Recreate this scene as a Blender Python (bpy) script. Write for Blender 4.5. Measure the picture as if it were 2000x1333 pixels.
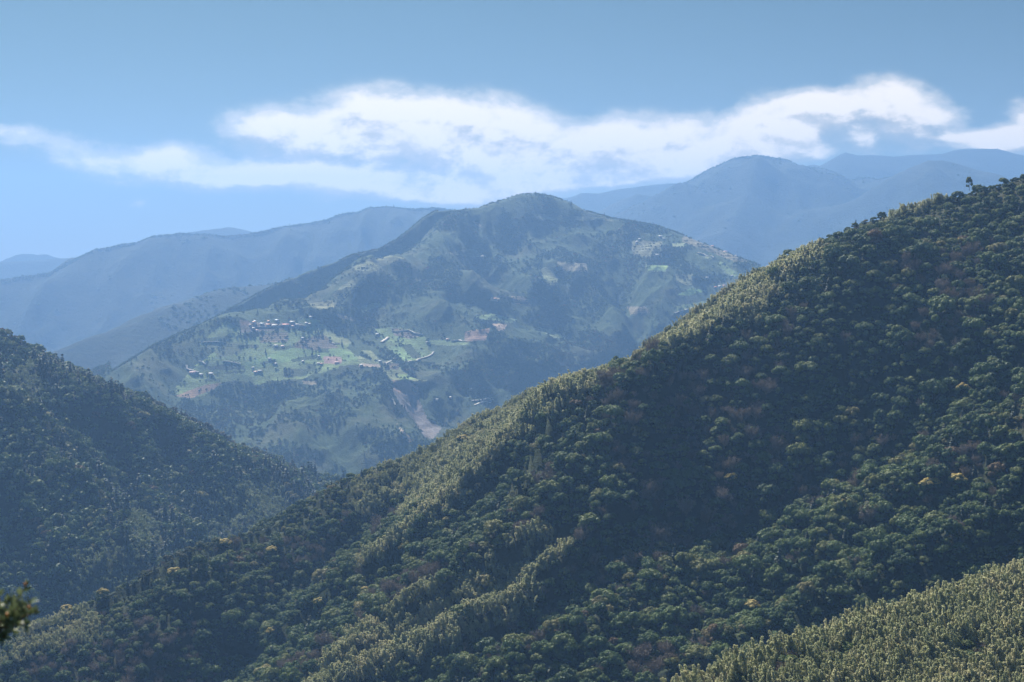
import bpy, math, random
import numpy as np
from mathutils import Vector, Matrix

random.seed(7); RNG = np.random.default_rng(7)
for o in list(bpy.data.objects): bpy.data.objects.remove(o)
scene = bpy.context.scene
C = scene.collection

# ------------------------------------------------------------------ camera, sky, sun, exposure
FPX = 2000 * 50 / 36.0
HORIZON = 500.0
PITCH = math.atan((666.5 - HORIZON) / FPX)
cam_data = bpy.data.cameras.new('camera'); cam = bpy.data.objects.new('camera', cam_data); C.objects.link(cam)
cam.location = (0, 0, 0); cam.rotation_euler = (math.pi / 2 - PITCH, 0, 0)
cam_data.lens = 50; cam_data.sensor_width = 36; cam_data.clip_start = 0.1; cam_data.clip_end = 60000
cam_data.dof.use_dof = True; cam_data.dof.focus_distance = 1200; cam_data.dof.aperture_fstop = 6.3
scene.camera = cam
scene.render.resolution_x = 1024; scene.render.resolution_y = 682

SUN_AZ, SUN_EL = math.radians(-20), math.radians(46.5)      # azimuth from +Y towards +X
sun_dir = Vector((math.sin(SUN_AZ) * math.cos(SUN_EL), math.cos(SUN_AZ) * math.cos(SUN_EL), math.sin(SUN_EL)))
sd = bpy.data.lights.new('sun', 'SUN'); sd.energy = 5.0; sd.angle = math.radians(0.5); sd.color = (1.0, 0.93, 0.82)
sun = bpy.data.objects.new('sun', sd); C.objects.link(sun)
sun.rotation_euler = sun_dir.to_track_quat('Z', 'Y').to_euler()

scene.view_settings.view_transform = 'Standard'; scene.view_settings.look = 'None'
scene.view_settings.exposure = 1.03; scene.view_settings.gamma = 1.0; scene.view_settings.use_curve_mapping = False
scene.render.engine = 'CYCLES'
cy = scene.cycles
cy.max_bounces = 6; cy.diffuse_bounces = 2; cy.glossy_bounces = 1; cy.transmission_bounces = 2
cy.volume_bounces = 3; cy.transparent_max_bounces = 6
cy.use_denoising = True
cy.caustics_reflective = False; cy.caustics_refractive = False

class NT:
    """small helper for node trees"""
    def __init__(s, nt): s.nt = nt
    def n(s, t, **kw):
        nd = s.nt.nodes.new(t)
        for k, v in kw.items(): setattr(nd, k, v)
        return nd
    def put(s, sock, v):
        if v is None: return
        if hasattr(v, 'is_output'): s.nt.links.new(v, sock)
        elif isinstance(v, (tuple, list)) and sock.type == 'RGBA' and len(v) == 3: sock.default_value = (*v, 1)
        else: sock.default_value = v
    def m(s, op, a, b=None, c=None, clamp=False):
        nd = s.n('ShaderNodeMath', operation=op, use_clamp=clamp)
        s.put(nd.inputs[0], a); s.put(nd.inputs[1], b)
        if c is not None: s.put(nd.inputs[2], c)
        return nd.outputs[0]
    def mix(s, f, a, b):
        nd = s.n('ShaderNodeMix', data_type='RGBA')
        s.put(nd.inputs[0], f); s.put(nd.inputs[6], a); s.put(nd.inputs[7], b)
        return nd.outputs[2]
    def noise(s, vec, scale, detail=4, rough=0.5, dist=0.0):
        nd = s.n('ShaderNodeTexNoise'); s.put(nd.inputs['Vector'], vec)
        nd.inputs['Scale'].default_value = scale; nd.inputs['Detail'].default_value = detail
        nd.inputs['Roughness'].default_value = rough; nd.inputs['Distortion'].default_value = dist
        return nd.outputs[0]
    def ss(s, x, lo, hi):
        nd = s.n('ShaderNodeMapRange', interpolation_type='SMOOTHSTEP')
        s.put(nd.inputs[0], x); nd.inputs[1].default_value = lo; nd.inputs[2].default_value = hi
        return nd.outputs[0]
    def ramp(s, f, stops, interp='LINEAR'):
        nd = s.n('ShaderNodeValToRGB'); s.put(nd.inputs[0], f); r = nd.color_ramp; r.interpolation = interp
        while len(r.elements) < len(stops): r.elements.new(0.5)
        for e, (p, c) in zip(r.elements, stops): e.position = p; e.color = (*c, 1)
        return nd.outputs[0]

SKY_STRENGTH = 0.065
CLOUD_GAIN = 0.95
def build_world():
    w = bpy.data.worlds.new('World'); scene.world = w; w.use_nodes = True
    nt = w.node_tree; nt.nodes.clear(); T = NT(nt)
    sky = T.n('ShaderNodeTexSky', sky_type='NISHITA'); sky.sun_disc = False
    sky.sun_elevation = SUN_EL; sky.sun_rotation = SUN_AZ
    sky.altitude = 1500; sky.air_density = 0.7; sky.dust_density = 4.0; sky.ozone_density = 2.0
    tc = T.n('ShaderNodeTexCoord'); sep = T.n('ShaderNodeSeparateXYZ'); nt.links.new(tc.outputs['Generated'], sep.inputs[0])
    dx, dy, dz = sep.outputs
    dyc = T.m('MAXIMUM', dy, 0.05)
    a = T.m('DIVIDE', dx, dyc); e = T.m('DIVIDE', dz, dyc)
    front = T.ss(dy, 0.3, 0.6)
    # cloud bodies by bearing and height above the horizon: (bearing, height, half width, half height, weight)
    def q(u, v, ru, rv, wt): return ((u - 1000) / FPX, (500 - v) / FPX, ru / FPX, rv / FPX, wt)
    bodies = [q(740, 225, 110, 48, 1.0), q(620, 245, 110, 46, .9), q(500, 245, 60, 26, .7), q(860, 232, 110, 46, .95), q(975, 245, 80, 44, .85), q(760, 290, 240, 45, .9), q(980, 300, 110, 50, .7),
              q(600, 350, 210, 26, .85), q(340, 318, 90, 28, .75), q(210, 305, 120, 22, .8), q(90, 278, 90, 18, .6), q(20, 265, 70, 12, .4), q(400, 345, 200, 20, .75), q(800, 372, 240, 24, .85), q(880, 395, 130, 10, .5), q(1000, 345, 120, 28, .7),
              q(1190, 280, 100, 46, 1.0), q(1300, 285, 100, 50, 1.0), q(1400, 270, 90, 48, .95), q(1500, 225, 70, 38, .85), q(1500, 280, 110, 34, .8), q(1600, 215, 80, 32, .85), q(1705, 190, 55, 34, .9), q(1775, 195, 50, 30, .8),
              q(1830, 218, 50, 18, .75), q(1680, 225, 100, 22, .7), q(1180, 335, 110, 30, .7), q(1330, 325, 110, 28, .7), q(1700, 277, 60, 14, .65), q(1850, 268, 60, 13, .65), q(1930, 262, 60, 20, .8), q(2000, 235, 45, 34, .85), q(1560, 300, 50, 12, .4), q(1640, 250, 110, 26, .55), q(1780, 262, 90, 22, .5), q(1960, 280, 70, 18, .7), q(1700, 300, 90, 10, .4), q(1880, 288, 90, 8, .45), q(1100, 300, 90, 40, .8), q(1080, 345, 130, 24, .7), q(1260, 345, 110, 20, .6), q(900, 370, 150, 20, .7), q(275, 400, 32, 13, .3), q(1990, 280, 70, 20, .8)]
    g = bpy.data.node_groups.new('cloud_density', 'ShaderNodeTree')
    g.interface.new_socket('a', in_out='INPUT', socket_type='NodeSocketFloat'); g.interface.new_socket('e', in_out='INPUT', socket_type='NodeSocketFloat')
    g.interface.new_socket('d', in_out='OUTPUT', socket_type='NodeSocketFloat')
    G = NT(g); gi = G.n('NodeGroupInput'); go = G.n('NodeGroupOutput')
    ga, ge = gi.outputs[0], gi.outputs[1]
    cv = G.n('ShaderNodeCombineXYZ'); g.links.new(ga, cv.inputs[0]); g.links.new(G.m('MULTIPLY', ge, 1.7), cv.inputs[1])
    warp = G.noise(cv.outputs[0], 9.0, 4, .55)
    wv = G.m('MULTIPLY', G.m('SUBTRACT', warp, .5), .05)
    a2 = G.m('ADD', ga, wv); e2 = G.m('ADD', ge, G.m('MULTIPLY', wv, -.6))
    tot = None
    for (ba, be, ra, re, wt) in bodies:
        x = G.m('DIVIDE', G.m('SUBTRACT', a2, ba), ra); y = G.m('DIVIDE', G.m('SUBTRACT', e2, be), re)
        r2 = G.m('ADD', G.m('MULTIPLY', x, x), G.m('MULTIPLY', y, y))
        f = G.m('MULTIPLY', G.m('EXPONENT', G.m('MULTIPLY', r2, -.9)), wt)
        tot = f if tot is None else G.m('ADD', tot, f)
    tot = G.m('MINIMUM', tot, 1.15)
    n1 = G.noise(cv.outputs[0], 17.0, 9, .58, .25)
    n2 = G.noise(cv.outputs[0], 48.0, 8, .62)
    d = G.m('ADD', tot, G.m('MULTIPLY', G.m('SUBTRACT', n1, .5), 2.1))
    d = G.m('ADD', d, G.m('MULTIPLY', G.m('SUBTRACT', n2, .5), 1.0))
    d = G.m('MULTIPLY', d, G.ss(tot, .06, .4))
    g.links.new(d, go.inputs[0])
    def dens(aa, ee):
        nd = nt.nodes.new('ShaderNodeGroup'); nd.node_tree = g; T.put(nd.inputs[0], aa); T.put(nd.inputs[1], ee); return nd.outputs[0]
    d0 = dens(a, e); d1 = dens(T.m('ADD', a, .003), T.m('ADD', e, .012))
    alpha = T.m('MULTIPLY', T.m('MAXIMUM', T.ss(d0, .2, 1.15), T.m('MULTIPLY', T.ss(d0, -.05, .8), .5)), front)
    lit = T.ss(T.m('SUBTRACT', d0, d1), -.38, .18)
    thick = T.ss(d0, .6, 1.5)
    col = T.mix(lit, (6.0, 5.2, 3.9), (12.6, 10.6, 8.0))
    col = T.mix(T.m('MULTIPLY', thick, .25), col, (10.8, 9.2, 7.0))
    vm = T.n('ShaderNodeVectorMath', operation='SCALE'); nt.links.new(col, vm.inputs[0]); vm.inputs['Scale'].default_value = CLOUD_GAIN
    tint = T.n('ShaderNodeVectorMath', operation='MULTIPLY'); nt.links.new(sky.outputs[0], tint.inputs[0]); tint.inputs[1].default_value = (.165, .275, .24)
    low = T.m('EXPONENT', T.m('MULTIPLY', T.m('MAXIMUM', e, 0.0), -15.0))      # the bright hazy air along the horizon
    base = T.mix(T.m('MULTIPLY', low, .8), tint.outputs[0], (4.0, 4.0, 3.6))
    out = T.mix(T.m('MULTIPLY', alpha, .95), base, vm.outputs[0])
    bg = T.n('ShaderNodeBackground'); nt.links.new(out, bg.inputs[0]); bg.inputs[1].default_value = SKY_STRENGTH
    wo = T.n('ShaderNodeOutputWorld'); nt.links.new(bg.outputs[0], wo.inputs[0])
build_world()

# ------------------------------------------------------------------ helpers
def px(u, v, D):
    """the point D metres ahead that stands at bearing u, height v"""
    u = np.asarray(u, float); v = np.asarray(v, float)
    x = (u - 1000) / FPX; y = (666.5 - v) / FPX
    cp, sp = math.cos(PITCH), math.sin(PITCH)
    dy = cp + y * sp; dz = -sp + y * cp
    return np.stack([x / dy * D, np.ones_like(x) * D, dz / dy * D], -1)
def project(P):
    cp, sp = math.cos(PITCH), math.sin(PITCH)
    f = P[..., 1] * cp - P[..., 2] * sp; up = P[..., 1] * sp + P[..., 2] * cp
    f = np.where(f < 1, 1, f)
    return 1000 + P[..., 0] / f * FPX, 666.5 - up / f * FPX
def poly3(pts): return np.array([px(u, v, D) for u, v, D in pts])

def _h(ix, iy, seed):
    n = (ix.astype(np.int64) * 374761393 + iy.astype(np.int64) * 668265263 + seed * 974634777) & 0xffffffff
    n = ((n ^ (n >> 13)) * 1274126177) & 0xffffffff
    n = (n ^ (n >> 16)) & 0xffff
    return n / 65535.0 * 2 - 1
def vnoise(x, y, seed=0):
    ix = np.floor(x); iy = np.floor(y); fx = x - ix; fy = y - iy
    fx = fx * fx * fx * (fx * (fx * 6 - 15) + 10); fy = fy * fy * fy * (fy * (fy * 6 - 15) + 10)
    a = _h(ix, iy, seed); b = _h(ix + 1, iy, seed); c = _h(ix, iy + 1, seed); d = _h(ix + 1, iy + 1, seed)
    return (a * (1 - fx) + b * fx) * (1 - fy) + (c * (1 - fx) + d * fx) * fy
def fbm(x, y, wl, octs=4, gain=.5, seed=0):
    r = 0; amp = 1; s = 0
    for k in range(octs):
        r = r + amp * vnoise(x / wl + 13.7 * k, y / wl - 7.3 * k, seed + k); s += amp; amp *= gain; wl /= 2.03
    return r / s
def ridged(x, y, wl, octs=4, gain=.5, seed=0):
    r = 0; amp = 1; s = 0
    for k in range(octs):
        r = r + amp * (1 - 2 * np.abs(vnoise(x / wl + 5.1 * k, y / wl + 9.2 * k, seed + k))); s += amp; amp *= gain; wl /= 2.1
    return r / s
def seg_dist(X, Y, poly):
    """nearest distance to a 2D polyline: distance, signed side, arclength parameter 0..1, z there"""
    best = np.full(X.shape, 1e18); side = np.zeros(X.shape); tt = np.zeros(X.shape); zz = np.zeros(X.shape)
    L = np.r_[0, np.cumsum(np.hypot(*(np.diff(poly[:, :2], axis=0).T)))]
    for i in range(len(poly) - 1):
        ax, ay = poly[i, :2]; bx, by = poly[i + 1, :2]; ex, ey = bx - ax, by - ay; l2 = ex * ex + ey * ey + 1e-9
        t = np.clip(((X - ax) * ex + (Y - ay) * ey) / l2, 0, 1)
        dx = X - ax - t * ex; dy = Y - ay - t * ey; d = np.hypot(dx, dy); m = d < best
        cr = ex * dy - ey * dx
        best = np.where(m, d, best); side = np.where(m, np.sign(cr), side)
        tt = np.where(m, (L[i] + t * (L[i + 1] - L[i])) / L[-1], tt)
        zz = np.where(m, poly[i, 2] + t * (poly[i + 1, 2] - poly[i, 2]), zz)
    return best, side, tt, zz, L[-1]
def tent(X, Y, poly, near, far, rnd=8.):
    """a mountain ridge that falls to both sides; 'near' is the slope of the right-hand side of the line's direction"""
    H = np.full(X.shape, -1e9)
    for i in range(len(poly) - 1):
        ax, ay, az = poly[i]; bx, by, bz = poly[i + 1]; ex, ey = bx - ax, by - ay; l2 = ex * ex + ey * ey
        t = np.clip(((X - ax) * ex + (Y - ay) * ey) / l2, 0, 1)
        dx = X - ax - t * ex; dy = Y - ay - t * ey; d = np.hypot(dx, dy)
        s = np.where(ex * dy - ey * dx > 0, far, near)
        H = np.maximum(H, az + t * (bz - az) - s * (np.sqrt(d * d + rnd * rnd) - rnd))
    return H
def smax(a, b, k):
    h = np.clip(.5 + .5 * (a - b) / k, 0, 1)
    return b + (a - b) * h + k * h * (1 - h)
def rbf(X, Y, P, scale=400.):
    p = P[:, :2] / scale; z = P[:, 2]; n = len(p)
    def phi(r2): return np.where(r2 > 0, r2 * np.log(np.maximum(r2, 1e-12)) * .5, 0)
    K = phi(((p[:, None] - p[None]) ** 2).sum(-1)) + np.eye(n) * .01
    A = np.zeros((n + 3, n + 3)); A[:n, :n] = K; A[:n, n] = 1; A[:n, n + 1:] = p; A[n, :n] = 1; A[n + 1:, :n] = p.T
    w = np.linalg.solve(A, np.r_[z, 0, 0, 0]); xs = X / scale; ys = Y / scale
    out = w[n] + w[n + 1] * xs + w[n + 2] * ys
    for i in range(n): out += w[i] * phi((xs - p[i, 0]) ** 2 + (ys - p[i, 1]) ** 2)
    return out

class Terrain:
    def __init__(s, x0, x1, y0, y1, step):
        s.x0, s.y0, s.step = x0, y0, step
        s.xs = np.arange(x0, x1 + step, step); s.ys = np.arange(y0, y1 + step, step)
        s.X, s.Y = np.meshgrid(s.xs, s.ys); s.Z = np.zeros_like(s.X)
    def at(s, x, y):
        fx = np.clip((np.asarray(x, float) - s.x0) / s.step, 0, len(s.xs) - 1.001); fy = np.clip((np.asarray(y, float) - s.y0) / s.step, 0, len(s.ys) - 1.001)
        i = fx.astype(int); j = fy.astype(int); a = fx - i; b = fy - j; Z = s.Z
        return (Z[j, i] * (1 - a) + Z[j, i + 1] * a) * (1 - b) + (Z[j + 1, i] * (1 - a) + Z[j + 1, i + 1] * a) * b
    def march(s, u, v, n=900):
        """where the line of sight at (u, v) meets this ground"""
        D = np.linspace(s.ys[0], s.ys[-1], n); P = px(u, v, 1.0)[None] * D[:, None]
        below = s.at(P[:, 0], P[:, 1]) > P[:, 2]
        k = np.argmax(below)
        if not below.any():
            k = int(np.argmin(P[:, 2] - s.at(P[:, 0], P[:, 1])))
        p = P[k].copy(); p[2] = s.at(p[0], p[1]); return p
    def line(s, pts):
        out = []
        for i, p in enumerate(pts):
            out.append(s.march(*p))
        return np.array(out)
    def mesh(s, name, mat, attrs=None, kind='structure'):
        ny, nx = s.Z.shape
        me = bpy.data.meshes.new(name); n = nx * ny
        me.vertices.add(n); me.vertices.foreach_set('co', np.stack([s.X, s.Y, s.Z], -1).astype(np.float32).ravel())
        a = (np.arange(ny - 1)[:, None] * nx + np.arange(nx - 1)[None]).ravel()
        F = np.stack([a, a + 1, a + 1 + nx, a + nx], -1)
        set_faces(me, F)
        for k, val in (attrs or {}).items():
            if val.ndim == 3:
                at = me.color_attributes.new(k, 'FLOAT_COLOR', 'POINT'); c = np.ones((n, 4), np.float32); c[:, :3] = val.reshape(-1, 3); at.data.foreach_set('color', c.ravel())
            else:
                at = me.attributes.new(k, 'FLOAT', 'POINT'); at.data.foreach_set('value', val.astype(np.float32).ravel())
        me.polygons.foreach_set('use_smooth', np.ones(len(F), bool))
        me.materials.append(mat); me.update()
        o = bpy.data.objects.new(name, me); C.objects.link(o); o['kind'] = kind
        return o
def set_faces(me, F):
    k = F.shape[1]
    me.loops.add(F.size); me.loops.foreach_set('vertex_index', F.ravel().astype(np.int32))
    me.polygons.add(len(F)); me.polygons.foreach_set('loop_start', (np.arange(len(F)) * k).astype(np.int32))
    me.update(calc_edges=True)
CRESTS = []
def feature(T, X, Y, pts, amp, wl, wr, base, taper=.25, sharp=1.3, lower=.9):
    """a spur (amp > 0) or gully (amp < 0) along a line on the base ground; wl/wr are its widths left and right of the line's direction"""
    n = len(pts) - 1; Q = []
    for i, (u, v) in enumerate(pts):        # the raised crest should stand where it is seen, so its foot lies lower
        D0 = base.march(u, v)[1]; Q.append((u, v + max(0, amp) * min(1, i / n / taper) * FPX / D0 * lower))
    P = base.line(Q); CRESTS.append(P); d, side, t, z, L = seg_dist(X, Y, P)
    w = np.where(side > 0, wl, wr)
    a = np.clip(t / taper, 0, 1); a = a * a * (3 - 2 * a)
    return amp * a * np.exp(-(d / w) ** sharp)
def inpoly(u, v, poly):
    r = np.zeros(np.shape(u), bool); n = len(poly)
    for i in range(n):
        x1, y1 = poly[i]; x2, y2 = poly[(i + 1) % n]
        c = ((y1 > v) != (y2 > v)) & (u < (x2 - x1) * (v - y1) / (y2 - y1 + 1e-9) + x1)
        r ^= c
    return r

# ------------------------------------------------------------------ materials
def new_mat(name):
    m = bpy.data.materials.new(name); m.use_nodes = True; m.node_tree.nodes.clear(); return m, NT(m.node_tree)
def mat_out(m, T, shader, disp=None):
    o = T.n('ShaderNodeOutputMaterial'); m.node_tree.links.new(shader, o.inputs[0]); return m
def ground_mat(name, c1, c2, c3, wl=40., bump=3.0, cover=False):
    m, T = new_mat(name); geo = T.n('ShaderNodeNewGeometry'); p = geo.outputs['Position']
    n1 = T.noise(p, 1 / wl, 8, .65); n2 = T.noise(p, 1 / (wl * 8), 4, .5)
    col = T.ramp(n1, [(.35, c1), (.6, c2)]); col = T.mix(T.ss(n2, .45, .7), col, c3)
    if cover:
        at = T.n('ShaderNodeVertexColor'); at.layer_name = 'land'
        mk = T.n('ShaderNodeAttribute'); mk.attribute_name = 'open'
        fine = T.noise(p, 1 / 9., 6, .7)
        lc = T.mix(T.ss(fine, .3, .75), at.outputs[0], T.mix(.5, at.outputs[0], (.10, .10, .06)))
        # terrace banks: thin darker bands that follow the height of the ground
        sz = T.n('ShaderNodeSeparateXYZ'); m.node_tree.links.new(p, sz.inputs[0])
        zz = T.m('ADD', sz.outputs[2], T.m('MULTIPLY', T.noise(p, 1 / 60., 3, .5), 9.0))
        band = T.m('FRACT', T.m('DIVIDE', zz, 4.2)); band = T.m('LESS_THAN', band, .3)
        tk = T.n('ShaderNodeAttribute'); tk.attribute_name = 'terrace'
        lc = T.mix(T.m('MULTIPLY', band, T.m('MULTIPLY', tk.outputs['Fac'], .75)), lc, (.045, .055, .03))
        col = T.mix(T.ss(mk.outputs['Fac'], .35, .65), col, lc)
    bs = T.n('ShaderNodeBsdfPrincipled'); T.put(bs.inputs['Base Color'], col); bs.inputs['Roughness'].default_value = .9
    bs.inputs['Specular IOR Level'].default_value = .15
    bp = T.n('ShaderNodeBump'); bp.inputs['Strength'].default_value = .8; bp.inputs['Distance'].default_value = bump
    T.put(bp.inputs['Height'], T.noise(p, 1 / (wl * .3), 6, .7)); m.node_tree.links.new(bp.outputs[0], bs.inputs['Normal'])
    return mat_out(m, T, bs.outputs[0])
def leaf_mat(name, stops, patch=60., trans=.25, rough=.6, spec=.3, patch_col=None, patch_lo=.55, patch_hi=.7):
    m, T = new_mat(name); geo = T.n('ShaderNodeNewGeometry'); oi = T.n('ShaderNodeObjectInfo')
    pn = T.noise(geo.outputs['Position'], 1 / patch, 3, .55)
    f = T.m('ADD', T.m('MULTIPLY', oi.outputs['Random'], .7), T.m('MULTIPLY', T.m('SUBTRACT', pn, .5), 1.1)); f = T.m('ADD', f, .15, clamp=True)
    col = T.ramp(f, stops)
    if patch_col:
        pm = T.noise(geo.outputs['Position'], 1 / (patch * 2.3), 3, .5)
        col = T.mix(T.m('MULTIPLY', T.ss(pm, patch_lo, patch_hi), .8), col, patch_col)
    lv = T.noise(geo.outputs['Position'], .45, 2, .5)
    hs = T.n('ShaderNodeHueSaturation'); T.put(hs.inputs['Color'], col); T.put(hs.inputs['Value'], T.m('ADD', .55, T.m('MULTIPLY', lv, .9)))
    col = hs.outputs[0]
    bs = T.n('ShaderNodeBsdfPrincipled'); T.put(bs.inputs['Base Color'], col); bs.inputs['Roughness'].default_value = rough; bs.inputs['Specular IOR Level'].default_value = spec
    tr = T.n('ShaderNodeBsdfTranslucent'); T.put(tr.inputs[0], col)
    mx = T.n('ShaderNodeMixShader'); mx.inputs[0].default_value = trans
    m.node_tree.links.new(bs.outputs[0], mx.inputs[1]); m.node_tree.links.new(tr.outputs[0], mx.inputs[2])
    return mat_out(m, T, mx.outputs[0])
def plain_mat(name, c, rough=.7, var=.2):
    m, T = new_mat(name); geo = T.n('ShaderNodeNewGeometry'); n = T.noise(geo.outputs['Position'], .8, 4, .6)
    bs = T.n('ShaderNodeBsdfPrincipled'); T.put(bs.inputs['Base Color'], T.mix(T.m('MULTIPLY', n, var * 2), c, tuple(x * .55 for x in c)))
    bs.inputs['Roughness'].default_value = rough
    return mat_out(m, T, bs.outputs[0])

M_under = ground_mat('forest_floor', (.012, .022, .010), (.030, .045, .018), (.045, .050, .025), 30)
M_far = ground_mat('far_forest', (.010, .019, .010), (.020, .034, .016), (.030, .038, .022), 60, 16)
M_village = ground_mat('village_hill', (.036, .066, .026), (.066, .100, .038), (.085, .098, .048), 14, 8, cover=True)

# ------------------------------------------------------------------ the mountains
def keep_skyline(T, Z, ridge):
    """the crest line stays the highest ground seen from below: spurs in front of it end under it"""
    b = ridge[:, 0] / ridge[:, 1]; o = np.argsort(b); e = np.interp(T.X / T.Y, b[o], (ridge[:, 2] / ridge[:, 1])[o]); yr = np.interp(T.X / T.Y, b[o], ridge[o, 1])
    lim = (e - .004) * T.Y
    T.Z = np.maximum(np.where(T.Y < yr - 5, -smax(-Z, -lim, 6), Z), VALLEY)
VALLEY = -520.0
# near mountainside, right
n_ridge = poly3([(2700, 109, 980), (2300, 249, 990), (2120, 299, 1000), (2000, 352, 1000), (1930, 371, 1002), (1850, 394, 1005), (1780, 411, 1010), (1700, 436, 1015), (1640, 461, 1025), (1560, 499, 1040),
                 (1500, 531, 1050), (1450, 562, 1060), (1400, 607, 1066), (1350, 639, 1073), (1300, 671, 1080), (1262, 695, 1086), (1228, 721, 1095), (1190, 727, 1120), (1140, 739, 1135), (1090, 753, 1145),
                 (1040, 774, 1155), (960, 811, 1165), (900, 847, 1165), (860, 867, 1160), (800, 899, 1155), (750, 914, 1150), (700, 934, 1145), (650, 964, 1130), (600, 995, 1115), (560, 1020, 1100),
                 (500, 1057, 1075), (430, 1085, 1050), (370, 1105, 1025), (300, 1143, 1000), (240, 1173, 980), (190, 1195, 965), (120, 1227, 940), (60, 1245, 920), (0, 1277, 900), (-150, 1335, 870), (-400, 1425, 830)])[::-1]
TN = Terrain(-520, 640, 560, 1500, 4.0)
TN.Z = tent(TN.X, TN.Y, n_ridge, .74, .75, 10)
def build_near():
    CRESTS.clear()
    B = Terrain(-520, 640, 560, 1500, 4.0); B.Z = TN.Z.copy(); X, Y = TN.X, TN.Y
    Z = TN.Z.copy()
    d, side, t, _, L = seg_dist(X, Y, n_ridge)
    fade = np.clip(d / 90, 0, 1)
    F = [  # spurs, upper end first; right-below width, then left-above width
        ([(1228, 735), (1100, 800), (1002, 842), (939, 902), (875, 945), (819, 992), (760, 1030), (690, 1075)], 34, 17, 85, .12),
        ([(1262, 705), (1270, 780), (1215, 870), (1120, 950), (1055, 1004), (1006, 1060), (950, 1097), (875, 1154), (762, 1195), (706, 1232), (650, 1283), (600, 1330)], 42, 18, 100, .1),
        ([(1560, 900), (1400, 950), (1320, 985), (1220, 1057), (1175, 1114), (1092, 1182), (1025, 1215), (894, 1257), (815, 1328)], 36, 30, 55, .45),
        ([(2150, 840), (1960, 915), (1840, 945), (1740, 975), (1640, 1010), (1548, 1080), (1496, 1110), (1400, 1150), (1300, 1200), (1200, 1260), (1120, 1325)], 40, 30, 60, .15),
        ([(640, 1010), (600, 1080), (520, 1150), (430, 1220), (350, 1290)], 14, 28, 40, .3),
        ([(430, 1095), (400, 1160), (330, 1230), (250, 1310)], 12, 28, 35, .3),
        ([(1560, 505), (1500, 570), (1420, 640), (1360, 700), (1330, 760)], 13, 25, 45, .25),
        ([(1800, 430), (1700, 520), (1600, 600), (1500, 690), (1440, 760), (1380, 850), (1330, 930)], 17, 28, 55, .25),
        ([(2000, 480), (1900, 590), (1780, 700), (1700, 760), (1640, 820)], 15, 30, 60, .25),
        ([(2050, 640), (1960, 700), (1880, 790), (1800, 870), (1700, 910), (1640, 960)], 16, 28, 50, .25),
    ]
    for pts, amp, wl, wr, tp in F: Z += feature(None, X, Y, pts, amp, wl, wr, B, tp, lower=1.35)
    G = [  # gullies
        ([(1340, 740), (1340, 820), (1270, 930), (1180, 1030), (1080, 1120), (980, 1200), (880, 1270), (780, 1330)], -24, 45, 20, .2),
        ([(1060, 870), (1000, 920), (940, 985), (870, 1040), (800, 1095), (720, 1150)], -16, 40, 18, .2),
        ([(1900, 760), (1760, 820), (1600, 880), (1450, 960), (1330, 1050), (1230, 1130), (1130, 1230), (1010, 1290), (950, 1330)], -20, 50, 45, .2),
        ([(1700, 640), (1560, 760), (1450, 860), (1350, 980)], -14, 50, 40, .3),
        ([(2050, 960), (1900, 1030), (1750, 1090), (1600, 1150), (1450, 1230), (1350, 1290)], -18, 45, 35, .2),
        ([(900, 900), (780, 985), (700, 1050), (640, 1110), (590, 1190), (540, 1270)], -14, 30, 30, .3),
        ([(2000, 700), (1850, 770), (1700, 830), (1550, 900), (1420, 960), (1300, 1010)], -34, 95, 45, .2),
    ]
    for pts, amp, wl, wr, tp in G: Z += feature(None, X, Y, pts, amp, wl, wr, B, tp)
    g = ridged(X * .83 + Y * .2 + 14 * fbm(X, Y, 90, 2, seed=3), Y * .35, 85, 3, .5, 11)
    Z += fade * (6.5 * g + 3.5 * fbm(X, Y, 38, 3, seed=5)) + 2.0 * fbm(X, Y, 30, 3, seed=9)
    keep_skyline(TN, Z, n_ridge)
build_near(); STRIPS = [CRESTS[0][1:], CRESTS[1][3:]]

# near slope of feathery bamboo, bottom right
f_ridge = poly3([(900, 1554, 380), (1100, 1454, 405), (1250, 1399, 425), (1356, 1354, 440), (1460, 1306, 455), (1600, 1266, 472), (1672, 1242, 485), (1760, 1210, 500), (1880, 1174, 520), (2000, 1131, 540), (2100, 1099, 555), (2500, 974, 600), (2900, 864, 640)])
TF = Terrain(-40, 560, 250, 760, 3.0)
TF.Z = tent(TF.X, TF.Y, f_ridge, .34, .95, 6) + 1.6 * fbm(TF.X, TF.Y, 45, 4, seed=21) + 2.5 * ridged(TF.X + TF.Y * .6, TF.Y * .3, 50, 2, seed=22) - 1.5
TF.Z = np.maximum(TF.Z, VALLEY)

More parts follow.
